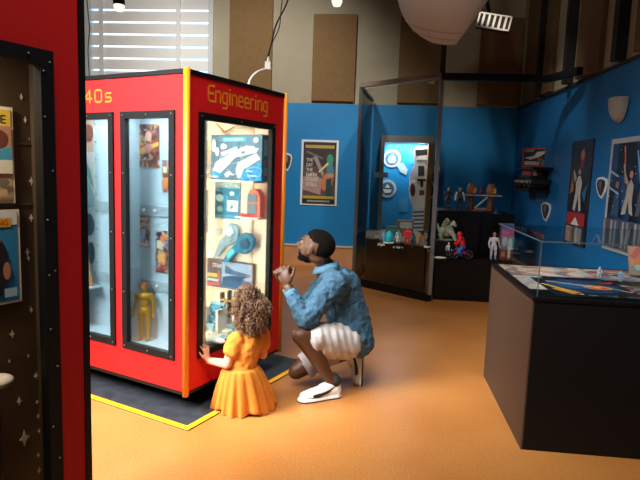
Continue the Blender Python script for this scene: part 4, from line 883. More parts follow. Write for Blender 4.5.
RWposter('film_poster', 'large white-bordered film poster at the right edge, glowing figures on black', 3.12, 4.05, .80, 1.70, DB,
   big+[('r', 0, 0, 1, .27, '#4d5360')]+[('r', .03+.08*k, .01, .035, .25, ('#7d838b', '#39485c', '#97948f')[k % 3]) for k in range(12)], (.04, '#b0b0ad'), .02)
a = RWp(596, 198); b = RWp(609, 177)
shield('shield_sign', 'shield-shaped sign between the two film posters on the right wall', RW @ T(a.x, a.y, .001), b.x-a.x, abs(b.y-a.y), ('#1f1f26', '#5b5660', '#5a2f38'))
a = RWp(541, 220); b = RWp(552, 203)
shield('shield_sign', 'shield-shaped sign low on the wall below the shelf with the dark toy vehicle', RW @ T(a.x, a.y, .001), b.x-a.x, abs(b.y-a.y), ('#23252c', '#6f757c', '#4a505a'))
# wall light
M4 = RW @ T(3.2, 1.925, 0) @ Matrix.Scale(.84, 4)
wl = thing('wall_light', 'unlit shield-shaped off-white wall light high on the right blue wall', 'lamp', M4)
mb = MB(M4); mb.box((-.1, -.02, 0), (.1, .09, .03)); mb.build('back_plate', BLACKM, wl)
mb = MB(M4); prof = []; nk = 14; nj = 10
rows = []
for j in range(nj+1):
    t = j/nj; y = .115-.235*t; k = math.sqrt(max(0, 1-(t**2.2))); rowv = []
    for i in range(nk+1):
        an = math.pi*i/nk; rowv.append(mb.v((-.145*k*math.cos(an), y, .012+.11*k*math.sin(an))))
    rows.append(rowv)
for u_, v_ in zip(rows, rows[1:]):
    for i in range(nk): mb.f([u_[i], u_[i+1], v_[i+1], v_[i]], None, True)
mb.build('shade', M('#a39a90', .6), wl)
# wall shelves with toys
def wshelf(s0, s1, z, dep, label):
    mb = MB(RW); mb.box((s0, z-.035, .001), (s1, z, dep)); return tag(mb.build('wall_shelf', BLACK, None, bevel=.003), label, 'shelf', 'black shelves on the right wall')
wshelf(1.0, 1.66, 1.49, .22, 'upper small black wall shelf holding the red-edged toy box')
wshelf(1.0, 1.62, 1.245, .24, 'lower small black wall shelf holding the dark toy vehicle')
M4 = RW @ T(1.08, 1.4905, .04) 
M4 = frame(RW @ V((1.2, 1.4905, .17)), (wn*.55+ww*.835).normalized(), Z, (wn*.835-ww*.55).normalized())
w_ = .42; h_ = .225
r = thing('window_toy_box', 'red-edged toy box with white and black picture on the upper wall shelf', 'toy box', M4 @ T(-.05, 0, 0))
M4 = M4 @ T(-.05, 0, 0)
mb = MB(M4); mb.box((0, 0, -.06), (w_*.8, h_, 0)); mb.build('carton', M('#8d1c22', .5), r)
mb = MB(M4); mb.box((.002, .002, 0), (w_*.8-.002, h_-.002, .001), M('#d63a35', .4)); layers(mb, w_*.8, h_, [('r', .05, .07, .9, .86, '#1d1f22'), ('p', [(.08, .5), (.4, .6), (.5, .8), (.85, .85), (.6, .55), (.3, .4)], '#d8d5cc'), ('r', .1, .12, .5, .2, '#c5bfb0'), ('r', .65, .1, .25, .3, '#6c7a72'), ('r', .1, .8, .3, .12, '#7e8f7c'), ('p', [(.5, .2), (.7, .45), (.55, .5)], '#b9483c')], .0012)
mb.build('front_label', None, r)
M4 = RW @ T(1.3, 1.2455, .12) @ Matrix.Diagonal((1.15, 1.5, 1.7, 1))
tv = thing('toy_vehicle', 'long dark toy vehicle with orange top on the lower wall shelf', 'toy', M4)
mb = MB(M4); mb.box((-.3, .035, -.06), (.3, .075, .06)); mb.box((-.22, .075, -.05), (.2, .1, .05)); mb.build('hull', M('#1d1a1a', .4), tv, bevel=.008)
mb = MB(M4); mb.box((-.16, .1, -.04), (.14, .135, .04)); mb.build('deck', M('#c0492c', .45), tv, bevel=.006)
mb = MB(M4); mb.box((-.29, .045, .061), (.29, .06, .064)); mb.build('side_stripe', M('#c9a869', .45), tv)
for sx in (-.24, -.1, .1, .24):
    mb = MB(M4); mb.cone((sx, .03, -.065), (sx, .03, .065), .03, .03, 14); mb.build('wheel', BLACKM, tv)
for sx in (-.2, .15):
    mb = MB(M4); mb.cone((sx, .1, .0), (sx-.02, .155, .02), .018, .01, 10); mb.build('turret', M('#d8cfc2', .45), tv)
# bracket ghosts below the shelf: two small blue-grey brackets
for i, s_ in enumerate((1.15, 1.45)):
    mb = MB(RW); mb.prism([(s_, 1.209), (s_+.02, 1.209), (s_+.02, 1.10), (s_, 1.12)], .001, .1); tag(mb.build('shelf_bracket', M('#2b5c86', .5)), ('left', 'right')[i]+' blue bracket under the shelf with the dark toy vehicle', 'bracket')
# red script plate
a = RWp(521, 231.5); b = RWp(541, 223)
M4 = RW @ T(1.05, a.y, .001); r = thing('script_sign', 'small red and silver script sign low on the right wall, left of the slim poster', 'sign', M4)
mb = MB(M4); wq = .5; pts = [(wq*t/30, .045+.018*math.sin(t*1.5)+(.012 if t < 6 else 0), .012) for t in range(31)]; mb.tube(pts, .009, 6); mb.build('script', M('#c96a52', .4), r)
mb = MB(M4); mb.box((0, .012, 0), (wq, .02, .012)); mb.box((0, .02, 0), (.02, .05, .008)); mb.box((wq-.02, .02, 0), (wq, .05, .008)); mb.build('underline', M('#b9b0a8', .4), r)
# ================================================================ desk case
dang = math.radians(-6.2); dx = V((math.cos(dang), math.sin(dang), 0)); dy = V((-math.sin(dang), math.cos(dang), 0))
DK0 = V((1.049, 2.627, 0)); D = frame(DK0, dx, dy, Z)
DWd, DDp, DH = 1.11, 1.03, .785
dk = thing('display_table', 'large black table case with brown side at the right, showing colourful printed maps', 'display table', D)
mb = MB(D); mb.box((.004, 0, 0), (DWd, DDp, DH-.02)); mb.build('body', M('#0a0807', .55, spec=.25), dk, bevel=.003)
mb = MB(D); mb.box((-.004, .001, 0), (.004, DDp-.001, DH-.02)); mb.build('side_board', M('#4a3424', .6, var=.06, vscale=8), dk)
mb = MB(D); mb.box((-.006, -.006, DH-.02), (DWd, DDp, DH)); mb.build('rim', M('#090809', .4, spec=.3), dk, bevel=.002)
cov = MB(D); g0 = .02; gh = 1.052; t_ = .005
for q in (((g0, g0, DH), (DWd-g0, g0+t_, gh)), ((g0, DDp-g0-t_, DH), (DWd-g0, DDp-g0, gh)), ((g0, g0+t_, DH), (g0+t_, DDp-g0-t_, gh)), ((DWd-g0-t_, g0+t_, DH), (DWd-g0, DDp-g0-t_, gh)), ((g0, g0, gh), (DWd-g0, DDp-g0, gh+t_))): cov.box(*q)
cv = cov.build('acrylic_cover', Mglass('#f6fafa', .22), dk)
EM = M('#4c575e', .3)
for q in (((g0-.001, g0-.001, gh), (DWd-g0, g0+.003, gh+t_+.001)), ((g0-.001, g0, gh), (g0+.003, DDp-g0, gh+t_+.001)), ((g0-.001, g0-.001, DH), (g0+.003, g0+.003, gh))):
    mb = MB(D); mb.box(*q); mb.build('cover_edge', EM, cv)
def DP_(x, y, z=DH): p = D.inverted() @ onz(x, y, z); return (p.x, p.y)
def sheet(name, label, pts, z, base, shapes=(), group='printed sheets on the table case', cat='print'):
    """pts: four pixel corners bl, br, tr, tl -> a sheet lying on the table"""
    P = [DP_(*q, z) for q in pts]; c0 = V((*P[0], z)); xa = V((P[1][0]-P[0][0], P[1][1]-P[0][1], 0)); w_ = xa.length; xa.normalize(); ya = Z.cross(xa)
    h_ = max(.02, (V((*P[3], 0))-V((*P[0], 0))).dot(ya)); M4 = D @ frame(c0, xa, ya, Z)
    mb = MB(M4); mb.box((0, 0, 0), (w_, h_, .0015), base); layers(mb, w_, h_, shapes, .0016, .0003); return tag(mb.build(name, None), label, cat, group)
def sheetD(name, label, x, y, w_, h_, rot, z, base, shapes=(), group='printed sheets on the table case', cat='print'):
    M4 = D @ T(x, y, z) @ Matrix.Rotation(rot, 4, 'Z'); mb = MB(M4); mb.box((0, 0, 0), (w_, h_, .0015), base); layers(mb, w_, h_, shapes, .0016, .0003); return tag(mb.build(name, None), label, cat, group)
PASTEL = ['#b06a64', '#3c5a78', '#c9b7a8', '#8a4f5c', '#4d7a94', '#d0a48a', '#7c8f9c', '#a93f3f']
z_ = DH+.0005
sheetD('printed_sheet', 'pale pink and blue comic sheet at the back left of the table case', .03, .62, .5, .36, 0, z_, Mcells(['#c98f80', '#a7b4bf', '#d8b79e', '#93756f', '#cfc8be'], 14, .5, (1, 1, 1), 3))
sheetD('printed_sheet', 'pale blue grey print along the left side of the table case', .03, .2, .16, .40, 0, z_, Mcells(['#a9bcc6', '#c7b9b0', '#8fa6b6', '#c59a8c'], 9, .5, (1, 1, 1), 4))
sheetD('printed_sheet', 'pink and blue comic sheet at the back of the table case, middle', .54, .58, .33, .40, 0, z_, Mcells(PASTEL, 16, .5, (1, 1.6, 1), 5))
sheetD('printed_sheet', 'pink and blue comic sheet at the back right of the table case', .875, .45, .16, .5, 0, z_, Mcells(PASTEL, 16, .5, (1, 1.6, 1), 6))
sheetD('printed_sheet', 'red and teal comic sheet at the front right of the table case', .57, .03, .46, .4, 0, z_, Mcells(['#b2392f', '#2c6f76', '#cf8a86', '#6a3f48', '#b9b0a0', '#7a2b2b'], 12, .5, (.7, 1.6, 1), 7), [('r', .02, .3, .22, .12, '#cfc5b2')])
sheetD('star_map', 'dark blue printed space map with yellow and orange sun, on the table case', .12, .035, .44, .5, 0, z_+.002, M('#101826', .45),
  [('e', .5, .6, .42, .35, '#16406b'), ('e', .5, .6, .33, .26, '#1d2c44'), ('e', .44, .62, .24, .2, '#1f5482'), ('e', .66, .55, .17, .12, '#e08a2a'), ('e', .66, .55, .12, .085, '#e0502a'), ('e', .66, .55, .05, .04, '#efc14a'),
   ('p', [(.0, .62), (.04, .64), (.34, .2), (.24, .18)], '#e0a326'), ('p', [(.05, .35), (.12, .4), (.28, .12), (.2, .1)], '#c9852a'), ('p', [(.1, .78), (.14, .8), (.62, .58), (.58, .54)], '#c9b9a4'), ('p', [(.7, .62), (.74, .6), (.98, .34), (.94, .32)], '#b9b2a0'), ('p', [(.75, .72), (.95, .9), (.98, .84)], '#c8402f'), ('e', .85, .8, .07, .05, '#b33a2f'), ('p', [(.3, .96), (.34, .98), (.56, .72), (.52, .7)], '#2b4f7a'),
   ('r', .3, .02, .7, .12, '#0d1017'), ('t', 'MAP', .36, .045, .06, '#9aa6b0', .1), ('t', 'STAR', .56, .045, .06, '#9aa6b0', .12), ('t', 'SPACE', .78, .045, .06, '#9aa6b0', .15), ('e', .3, .1, .03, .02, '#d6d0c4')], None, 'map')
# small figure toys under the cover
for (x, y, h, c, t_) in ((.53, .62, .09, '#c8d4da', 'tiny silver toy figure at the back of the table case'), (.62, .55, .08, '#8fc0d8', 'tiny pale blue toy figure beside the space map'), (.9, .6, .09, '#b9a89a', 'tiny tan toy figure at the back right of the table case')):
    p = D @ V((x, y, z_+.002)); toyfig('tiny_figure', t_, p, h*.8, (c, c, c, c), 0)
# framed print leaning at the right edge of the table
pr = D @ frame(V((.88, .63, DH+.03)), V((.94, .1, .0)).normalized(), V((.04, .45, .62)).normalized(), V((.94, .1, 0)).normalized().cross(V((.04, .45, .62)).normalized()))
xa = V((1, -.1, -.06)).normalized(); ya = V((.12, .55, .8)); ya = (ya-xa*ya.dot(xa)).normalized()
_b = DP_(629, 276, DH+.01); pr = D @ frame(V((min(_b[0], .94), _b[1], DH+.012)), xa, ya, xa.cross(ya))
poster('display_book', 'colourful orange and pink picture book leaning on the table case at the right edge', 'book', pr, .145, .20, M('#b98a6a', .5), [('r', 0, 0, 1, .3, '#8a7f6c'), ('p', [(.1, .3), (.5, .8), (.9, .4), (.6, .2)], '#d8763a'), ('p', [(0, .6), (.3, .95), (.6, 1), (.2, .5)], '#c25f5a'), ('e', .7, .75, .2, .15, '#d9c0a4'), ('e', .3, .25, .12, .1, '#8db0b8')], t=.02)
# ================================================================ people
def basis(f, u):
    f = V(f).normalized(); u = V(u); l = u.cross(f).normalized(); u = f.cross(l).normalized()      # forward, left, up
    return Matrix(((f.x, l.x, u.x), (f.y, l.y, u.y), (f.z, l.z, u.z)))
def rotm(axis, a): return Matrix.Rotation(a, 3, axis)
def hand_prims(mb, wrist, d, n, side, curl=(.4, .7, .6), sc=1., spread=.08, thumb=.7, fr=.0085):
    """palm and five fingers: d finger direction, n palm normal, side +1/-1 thumb side"""
    d = V(d).normalized(); n = (V(n)-d*V(n).dot(d)).normalized(); s = d.cross(n)*side
    w = V(wrist); pl = .085*sc
    R = Matrix(((d.x, s.x, n.x), (d.y, s.y, n.y), (d.z, s.z, n.z)))
    mb.ell(w+d*pl*.5, (pl*.58, .037*sc, .015*sc), R, None, 14, 8)
    mb.ell(w+d*pl*.35+s*.022*sc+n*.006*sc, (pl*.34, .016*sc, .015*sc), R, None, 10, 6)
    for i, (off, L) in enumerate(((.03, .072), (.011, .08), (-.009, .074), (-.028, .058))):
        L *= sc; p = w+d*pl*.88+s*off*sc; dd_ = (d+s*spread*(1.5-i)*.9).normalized(); ax = dd_.cross(n)
        pts = [w+d*pl*.5+s*off*.8*sc, p]; rs = [fr*1.1*sc, fr*1.08*sc]; a = 0
        for k, fr_ in enumerate((.45, .3, .25)):
            a += curl[k]; q = Matrix.Rotation(a, 3, ax) @ dd_; p = p+q*L*fr_; pts.append(p); rs.append(fr*(1.0-.1*k)*sc)
        mb.limb(pts, rs, None, 10)
    p = w+d*pl*.25+s*.024*sc+n*.004*sc; t1_ = (s*.75+d*.75+n*.35).normalized(); t2_ = (d*(1-.3*thumb)+s*(.5-thumb*.5)+n*thumb*.8).normalized()
    mb.limb([w+d*pl*.15+s*.01*sc, p, p+t1_*.034*sc, p+t1_*.034*sc+t2_*.03*sc, p+t1_*.034*sc+t2_*.05*sc], [.013*sc, .0125*sc, .0105*sc, .0095*sc, .008*sc], None, 10)
def head_prims(mb, c, B3, s=1.):
    """skull, face, nose, lips, brow, ears around centre c; B3 columns = forward, left, up"""
    P = lambda x, y, z: c+B3 @ V((x*s, y*s, z*s))
    E = lambda x, y, z, a, b, d_, rot=None: mb.ell(P(x, y, z), (a*s, b*s, d_*s), B3 @ rot if rot else B3, None, 20, 14)
    E(-.012, 0, .025, .097, .076, .082); E(.03, 0, -.01, .066, .064, .085); E(.036, 0, -.058, .056, .052, .048); E(.07, 0, -.09, .024, .026, .019)
    E(-.03, 0, -.04, .06, .055, .05)
    E(.083, 0, .028, .02, .048, .014)                       # brow
    mb.limb([P(.09, 0, .012), P(.108, 0, -.012), P(.118, 0, -.027)], [.009*s, .0115*s, .0135*s], None, 10)
    for sd in (-1, 1):
        E(.1, sd*.012, -.03, .01, .009, .008)
        E(.072, sd*.04, -.028, .024, .02, .02)              # cheek
        E(-.004, sd*.076, -.008, .019, .008, .031, rotm('Y', .15)); E(.004, sd*.078, -.03, .01, .006, .012)
    E(.09, 0, -.054, .012, .025, .0065); E(.086, 0, -.066, .012, .022, .007)
def eyes(c, B3, s, par):
    for sd in (-1, 1):
        p = c+B3 @ V((.0755*s, sd*.031*s, .006*s))
        mb = MB(); mb.ell(p, .0115*s, None, None, 12, 8); e = mb.build('eye', M('#b5a698', .3), par)
        mb = MB(); mb.ell(p+B3 @ V((.0085*s, 0, 0)), (.0045*s, .007*s, .007*s), B3, None, 10, 6); mb.build('iris', M('#20120b', .2), e)
# ---------------------------------------------------------------- kneeling man
SKM = M('#54331f', .5, var=.08, vscale=25, sub=.08)
man = thing('person', 'man in blue denim shirt and pale shorts kneeling, looking up at the cabinet', 'person', V((.08, 3.3, 0)))
HF = basis((-.84, .42, .27), (.25, -.1, 1)); hc = at(316, 247.5, 3.33)
nb = at(327.5, 266, 3.36); ch = at(339, 291, 3.38); waist = at(351, 318, 3.39); pel = at(350, 336, 3.38)
bf = V((-.93, .36, 0)).normalized(); bl = V((-.36, -.93, 0)).normalized()      # body forward, body left (towards the camera)
shl = at(335, 283, 3.2); shr = ch+(ch-shl)*.9+V((0, 0, .02)); shr = at(326, 281, 3.52)
elb = at(305, 319, 3.1); wrl = at(288.5, 288, 3.15); elr = at(302, 314, 3.36); wrr = at(286.5, 286, 3.25)
hl = pel+bl*.1+V((0, 0, -.005)); hr = pel-bl*.1
kl = at(301, 336, 3.08); al = at(333, 383, 3.2); kr = at(297, 371, 3.36); ar = at(354, 352, 3.46)
mb = MB()
head_prims(mb, hc, HF, 1.05)
mb.limb([hc+HF @ V((-.03, 0, -.03)), (hc+nb)/2+V((.0, 0, -.01)), nb+V((.0, 0, -.04))], [.052, .05, .065])
mb.limb([nb+V((0, 0, -.04)), ch, waist, pel], [.06, .12, .115, .12]); mb.limb([shr, ch, shl], [.05, .09, .05])
mb.limb([shl, elb], [.052, .038]); mb.limb([elb, (elb*.6+wrl*.4), wrl], [.038, .038, .024])
mb.limb([shr, elr], [.052, .038]); mb.limb([elr, (elr*.6+wrr*.4), wrr], [.038, .038, .024])
def leg(h, k, a, kick):
    mb.limb([h, h*.5+k*.5, k], [.092, .08, .052]); cal = k*.66+a*.34; mb.limb([k, cal+kick, k*.25+a*.75, a], [.05, .055, .037, .034]); mb.ell(k+(k-h).normalized()*.012, .045)
leg(hl, kl, al, V((.018, .0, -.005))); leg(hr, kr, ar, V((.0, 0, .022)))
fl = onz(318, 401.5); FLd = V((-.985, -.06, 0)).normalized()
mb.limb([al, al+V((0, 0, -.05))], [.034, .03])
mb.limb([ar, ar+V((.0, 0, -.08))], [.034, .028])
# hands clasped in front of the chin
hand_prims(mb, wrl+V((-.008, 0, .018)), (-.35, .35, .85), (.35, .9, -.1), -1, (1.1, 1.3, .9), 1.08)
hand_prims(mb, wrr+V((-.012, -.01, .03)), (-.4, -.25, .85), (.3, -.95, 0), 1, (1.0, 1.3, .9), 1.08)
mb.build('body', SKM, man, remesh=.0055, smooth=2)
eyes(hc, HF, 1.05, man)
# hair and beard
HAIR = M('#0d0907', .95, bump=.5, bscale=260, var=.3, vscale=120, spec=.1)
mb = MB(); P = lambda x, y, z: hc+HF @ V((x, y, z))*1.05
def cut_shell(mb, c, r, B3, keep, nu=40, nv=28):
    rows = []
    for j in range(nv+1):
        t = -math.pi/2+math.pi*j/nv
        rows.append([1.05*V((r[0]*math.cos(t)*math.cos(2*math.pi*i/nu), r[1]*math.cos(t)*math.sin(2*math.pi*i/nu), r[2]*math.sin(t))) for i in range(nu)])
    vs = {}
    def gv(j, i, s_):
        k = (j, i % nu, s_)
        if k not in vs: vs[k] = mb.v(c+B3 @ (rows[j][i % nu]*s_))
        return vs[k]
    for j in range(nv):
        for i in range(nu):
            m_ = (rows[j][i]+rows[j+1][(i+1) % nu])/2
            if keep(m_):
                for s_ in (1., .93): mb.f([gv(j, i, s_), gv(j, i+1, s_), gv(j+1, i+1, s_), gv(j+1, i, s_)], None, True)
cut_shell(mb, P(-.013, 0, .026), (.1005, .0795, .0855), HF, lambda p: (p.z > .018 + max(0, p.x)*.35 and p.x < .078) or (p.x < -.03 and p.z > -.06))
mb.build('hair', HAIR, man)
mb = MB()
cut_shell(mb, P(.037, 0, -.058), (.0572, .0532, .0492), HF, lambda p: p.z < -.002+abs(p.y)*.35 and p.x > -.035 and not (p.x > .043 and abs(p.y) < .024 and p.z > -.016))
cut_shell(mb, P(.07, 0, -.09), (.0248, .0268, .0198), HF, lambda p: p.z < .006)
mb.build('beard', HAIR, man)
for sd in (-1, 1):
    mb = MB(); mb.limb([P(.098, sd*.014, .026), P(.096, sd*.03, .032), P(.08, sd*.048, .028)], [.003, .004, .0025], None, 8); mb.build('eyebrow', HAIR, man)
# shirt
def wr(scale, amp, seed=0.):
    def f(co): return amp*(abs(noise.noise(V((co.x*scale, co.y*scale*.6, co.z*scale*.75))+V((seed, 0, 0))))-.25) + amp*.5*noise.noise(co*scale*2.3)
    return f
DEN = M('#2f5369', .85, var=.22, vscale=35, bump=.9, bscale=32)
mb = MB()
mb.limb([nb+V((.006, 0, -.03)), ch+V((0, 0, .02)), ch*.45+waist*.55, pel+V((.005, 0, .03))], [.075, .134, .13, .14], None, 20)
mb.limb([pel+bf*.02+bl*.05+V((0, 0, .04)), pel-bf*.05+V((0, 0, -.02))], [.13, .112], None, 16)
mb.limb([shr+V((0, 0, .0)), nb+V((.01, 0, -.06)), shl], [.066, .07, .066]); mb.limb([shl, ch], [.075, .11]); mb.limb([shr, ch], [.075, .11])
mb.limb([shl, shl*.5+elb*.5, elb+V((.008, 0, -.006))], [.073, .069, .061]); mb.limb([elb+V((.008, 0, -.006)), elb*.5+wrl*.5, wrl*.86+elb*.14], [.061, .051, .036])
mb.limb([shr, elr], [.07, .056]); mb.limb([elr, wrr*.86+elr*.14], [.056, .036])
mb.build('shirt', DEN, man, remesh=.008, smooth=3, disp=wr(15, .016))
DEN2 = M('#4c7890', .85, var=.15, vscale=40, bump=.25, bscale=500)
# collar: two folded points around the neck
mb = MB(); cb = nb+V((.0, 0, .0))
for sd in (-1, 1):
    rows = []
    for k in range(9):
        an = math.pi-(k/8)*math.pi*.92; dirv = bf*math.cos(an)+bl*sd*math.sin(an); tip = k/8
        b0 = cb+dirv*.066+V((0, 0, .035-.03*tip))+bf*.01*tip
        b1 = cb+dirv*(.085+.012*tip)+V((0, 0, -.015-.045*tip**2))
        rows.append([mb.v(b0), mb.v(b1), mb.v(b1+V((0, 0, -.004))-dirv*.008), mb.v(b0-dirv*.006)])
    for a, b in zip(rows, rows[1:]):
        for i in range(4): mb.f([a[i], a[(i+1) % 4], b[(i+1) % 4], b[i]], None, True)
    mb.f(rows[0]); mb.f(rows[-1][::-1])
mb.build('collar', DEN2, man)
def cuff(e, w, r_, t0, t1):
    mb = MB(); a = e.lerp(w, t0); b = e.lerp(w, t1); mb.cone(a, b, r_*1.05, r_, 18); mb.build('cuff', DEN2, man, bevel=.003)
cuff(elb, wrl, .036, .76, .92); cuff(elr, wrr, .036, .76, .92)
# shorts
SHT = M('#b8b2b0', .85, var=.05, vscale=20, bump=.15, bscale=400)
mb = MB()
mb.limb([pel+V((-.01, 0, .03)), pel+V((-.01, 0, -.01))], [.115, .12], None, 20)
e1_ = hl.lerp(kl, .70); mb.limb([hl, e1_], [.112, .094], None, 20); mb.cone(hl.lerp(kl, .3)+V((0, 0, -.02)), e1_+V((.012, 0, -.03)), .1, .085, 20)
e2_ = hr.lerp(kr, .88); mb.limb([hr, hr.lerp(kr, .6)], [.112, .092], None, 20); mb.cone(hr.lerp(kr, .4), e2_, .1, .082, 20)
def pleat(co): return .0022*math.sin(co.x*150+co.z*40)+.009*noise.noise(co*11)
mb.build('shorts', SHT, man, remesh=.008, smooth=2, disp=pleat)
# shoes
WS = M('#e2e0dc', .5); SWO = M('#141518', .4)
def shoe(name, parent, ankle, toe, up, L, label=None, side=1):
    """low sneaker: local x toe, y left, z up; origin under the heel"""
    t = V(toe).normalized(); l = V(up).cross(t).normalized(); u = t.cross(l)
    M4 = frame(ankle, t, l, u); k = L/.29
    mb = MB(M4 @ Matrix.Scale(k, 4))
    mb.limb([(.03, 0, .05), (.12, 0, .05), (.2, 0, .038), (.25, 0, .032)], [.036, .038, .034, .026]); mb.limb([(.035, 0, .05), (.035, 0, .085)], [.036, .035]); mb.limb([(.05, 0, .085), (.12, 0, .065)], [.034, .034])
    mb.box((0.01, -.033, .012), (.25, .033, .045)); mb.ell((.215, 0, .03), (.06, .043, .03)); mb.ell((.02, 0, .045), (.028, .034, .04))
    sh = mb.build(name, WS, parent, remesh=.0055, smooth=3)
    if label: lab(sh, label)
    mb = MB(M4 @ Matrix.Scale(k, 4)); out = [(.0, .026), (.03, .036), (.1, .036), (.19, .046), (.25, .042), (.283, .02), (.286, -.01), (.262, -.036), (.2, -.046), (.1, -.036), (.03, -.036), (0, -.026), (-.01, 0)]
    mb.prism(out, 0, .02); s1 = mb.build('sole', M('#efeeea', .5), sh, bevel=.004)
    mb = MB(M4 @ Matrix.Scale(k, 4)); mb.prism([(x*1.005-.001, y*1.02) for x, y in out], -.003, .004); mb.build('outsole', SWO, sh) 
    for sd in (-1, 1):
        mb = MB(M4 @ Matrix.Scale(k, 4)); low = [(.185, .028), (.15, .03), (.115, .031), (.085, .037), (.068, .047), (.07, .06), (.08, .064)]; top = [(.185, .03), (.15, .042), (.12, .047), (.1, .052), (.088, .058), (.083, .064), (.08, .066)]
        top = [(.05, .078), (.08, .066), (.11, .057), (.14, .049), (.165, .043), (.19, .036), (.2, .03)]; top = [(.04, .09), (.085, .066), (.115, .056), (.14, .051), (.165, .048), (.185, .046), (.2, .042)]; low = [(.04, .09), (.095, .046), (.13, .034), (.155, .028), (.18, .026), (.197, .03), (.2, .042)]
        def Y(x, z): return sd*(.0405+.003*(x > .13)-max(0, z-.055)*.25)
        A = [mb.v((x, Y(x, z), z)) for x, z in top]; B_ = [mb.v((x, Y(x, z), z)) for x, z in low]; A2 = [mb.v((x, Y(x, z)-sd*.006, z)) for x, z in top]; B2 = [mb.v((x, Y(x, z)-sd*.006, z)) for x, z in low]
        for i in range(6):
            mb.f([A[i], A[i+1], B_[i+1], B_[i]]); mb.f([A[i], A[i+1], A2[i+1], A2[i]]); mb.f([B_[i], B_[i+1], B2[i+1], B2[i]])
        mb.build('swoosh', SWO, sh)
    for q in range(4):
        mb = MB(M4 @ Matrix.Scale(k, 4)); x = .115+q*.022; z = .094-q*.0085; mb.tube([(x, -.024, z-.008), (x+.004, -.01, z+.001), (x+.006, .01, z+.001), (x+.004, .024, z-.008)], .0035, 6); mb.build('lace', M('#f4f2ee', .6), sh)
    mb = MB(M4 @ Matrix.Scale(k, 4)); mb.limb([(.04, 0, .1), (.045, 0, .12)], [.041, .041]); mb.build('sock', M('#2a2a2c', .8), sh)
heel = onz(339.5, 396.5); tp = onz(299, 402)
td = (tp-heel).normalized()
shoe('shoe', man, heel+V((0, 0, .004))+td*.0, td, Z, (tp-heel).length+.012, 'white sneaker flat on the floor with black curved mark')
toe_p = onz(362, 384.5)
heel_p = ar+V((.06, -.005, .06))
td2 = (V((toe_p.x-.0, toe_p.y, .05))-heel_p).normalized()
shoe('shoe', man, heel_p, td2, V((-1, .1, -.2)), .29, 'white sneaker standing on its toe behind the man')
# ---------------------------------------------------------------- girl
SKG = M('#d09a7c', .5, var=.05, vscale=25, sub=.08)
girl = thing('person', 'small girl with curly brown hair in an orange dress, kneeling at the cabinet', 'person', V((-.41, 2.95, 0)))
GY = 2.95
gh = at(251, 307, GY); GF_ = basis((-.62, .76, .12), (0, 0, 1)); gn = at(249, 331, GY); gc = at(245, 345, GY-.0); gw = at(241, 367, GY+.0)
gf = V((-.68, .73, 0)).normalized(); gL = V((-.73, -.68, 0)).normalized()
sl = gn+gL*.085+V((-.0, 0, -.035)); sr = gn-gL*.085+V((0, 0, -.035))
gel = at(227, 364, 2.87); gwr = at(211, 361, 2.945); ghd = onpl(205.5, 357, C0+d1*.012, d1)
mb = MB()
head_prims(mb, gh+V((0, 0, -.01)), GF_, .86)
mb.limb([gh+V((0, 0, -.06)), gn, gn+V((0, 0, -.04))], [.036, .034, .045])
mb.limb([gn+V((0, 0, -.05)), gc, gw], [.06, .075, .068]); mb.limb([sl, sr], [.034, .034])
mb.limb([sl, gel], [.032, .026]); mb.limb([gel, gwr, ghd+V((0.012, -.01, -.02))], [.027, .0195, .016])
hp0 = onpl(205, 360, C0+d1*.018, d1)
hand_prims(mb, gwr.lerp(hp0, .55), (hp0+V((-.0, .0, .05))-gwr.lerp(hp0, .5)).normalized()*.6+Z*.8, -d1, 1, (.15, .2, .15), .62, .22, .3, .0088)
gel2 = at(262, 356, 2.97); gwr2 = at(250, 352, 3.08)
gwr2 = gn-gL*.06+gf*.17+V((0, 0, -.13)); gel2 = sr-gL*.03+gf*.02+V((0, 0, -.13))
mb.limb([sr, gel2], [.032, .026]); mb.limb([gel2, gwr2], [.026, .018]); hand_prims(mb, gwr2, gf*.8+Z*.5, gL, 1, (.5, .6, .4), .62, .1, .4, .0088)
for sd in (-1, 1):
    h_ = gw+gL*sd*.04+V((0, 0, -.06))-gf*.01; k_ = h_+gf*.03; k_.z = .075; a_ = h_-gf*.02; a_.z = .07
    mb.limb([gw+gL*sd*.035, h_+gf*.02, k_], [.045, .045, .03]); mb.limb([k_, k_*.5+a_*.5, a_], [.028, .026, .02]); mb.limb([a_, a_+V((0, 0, -.012))], [.02, .018])
mb.build('body', SKG, girl, remesh=.005, smooth=2)
eyes(gh+V((0, 0, -.01)), GF_, .86, girl)
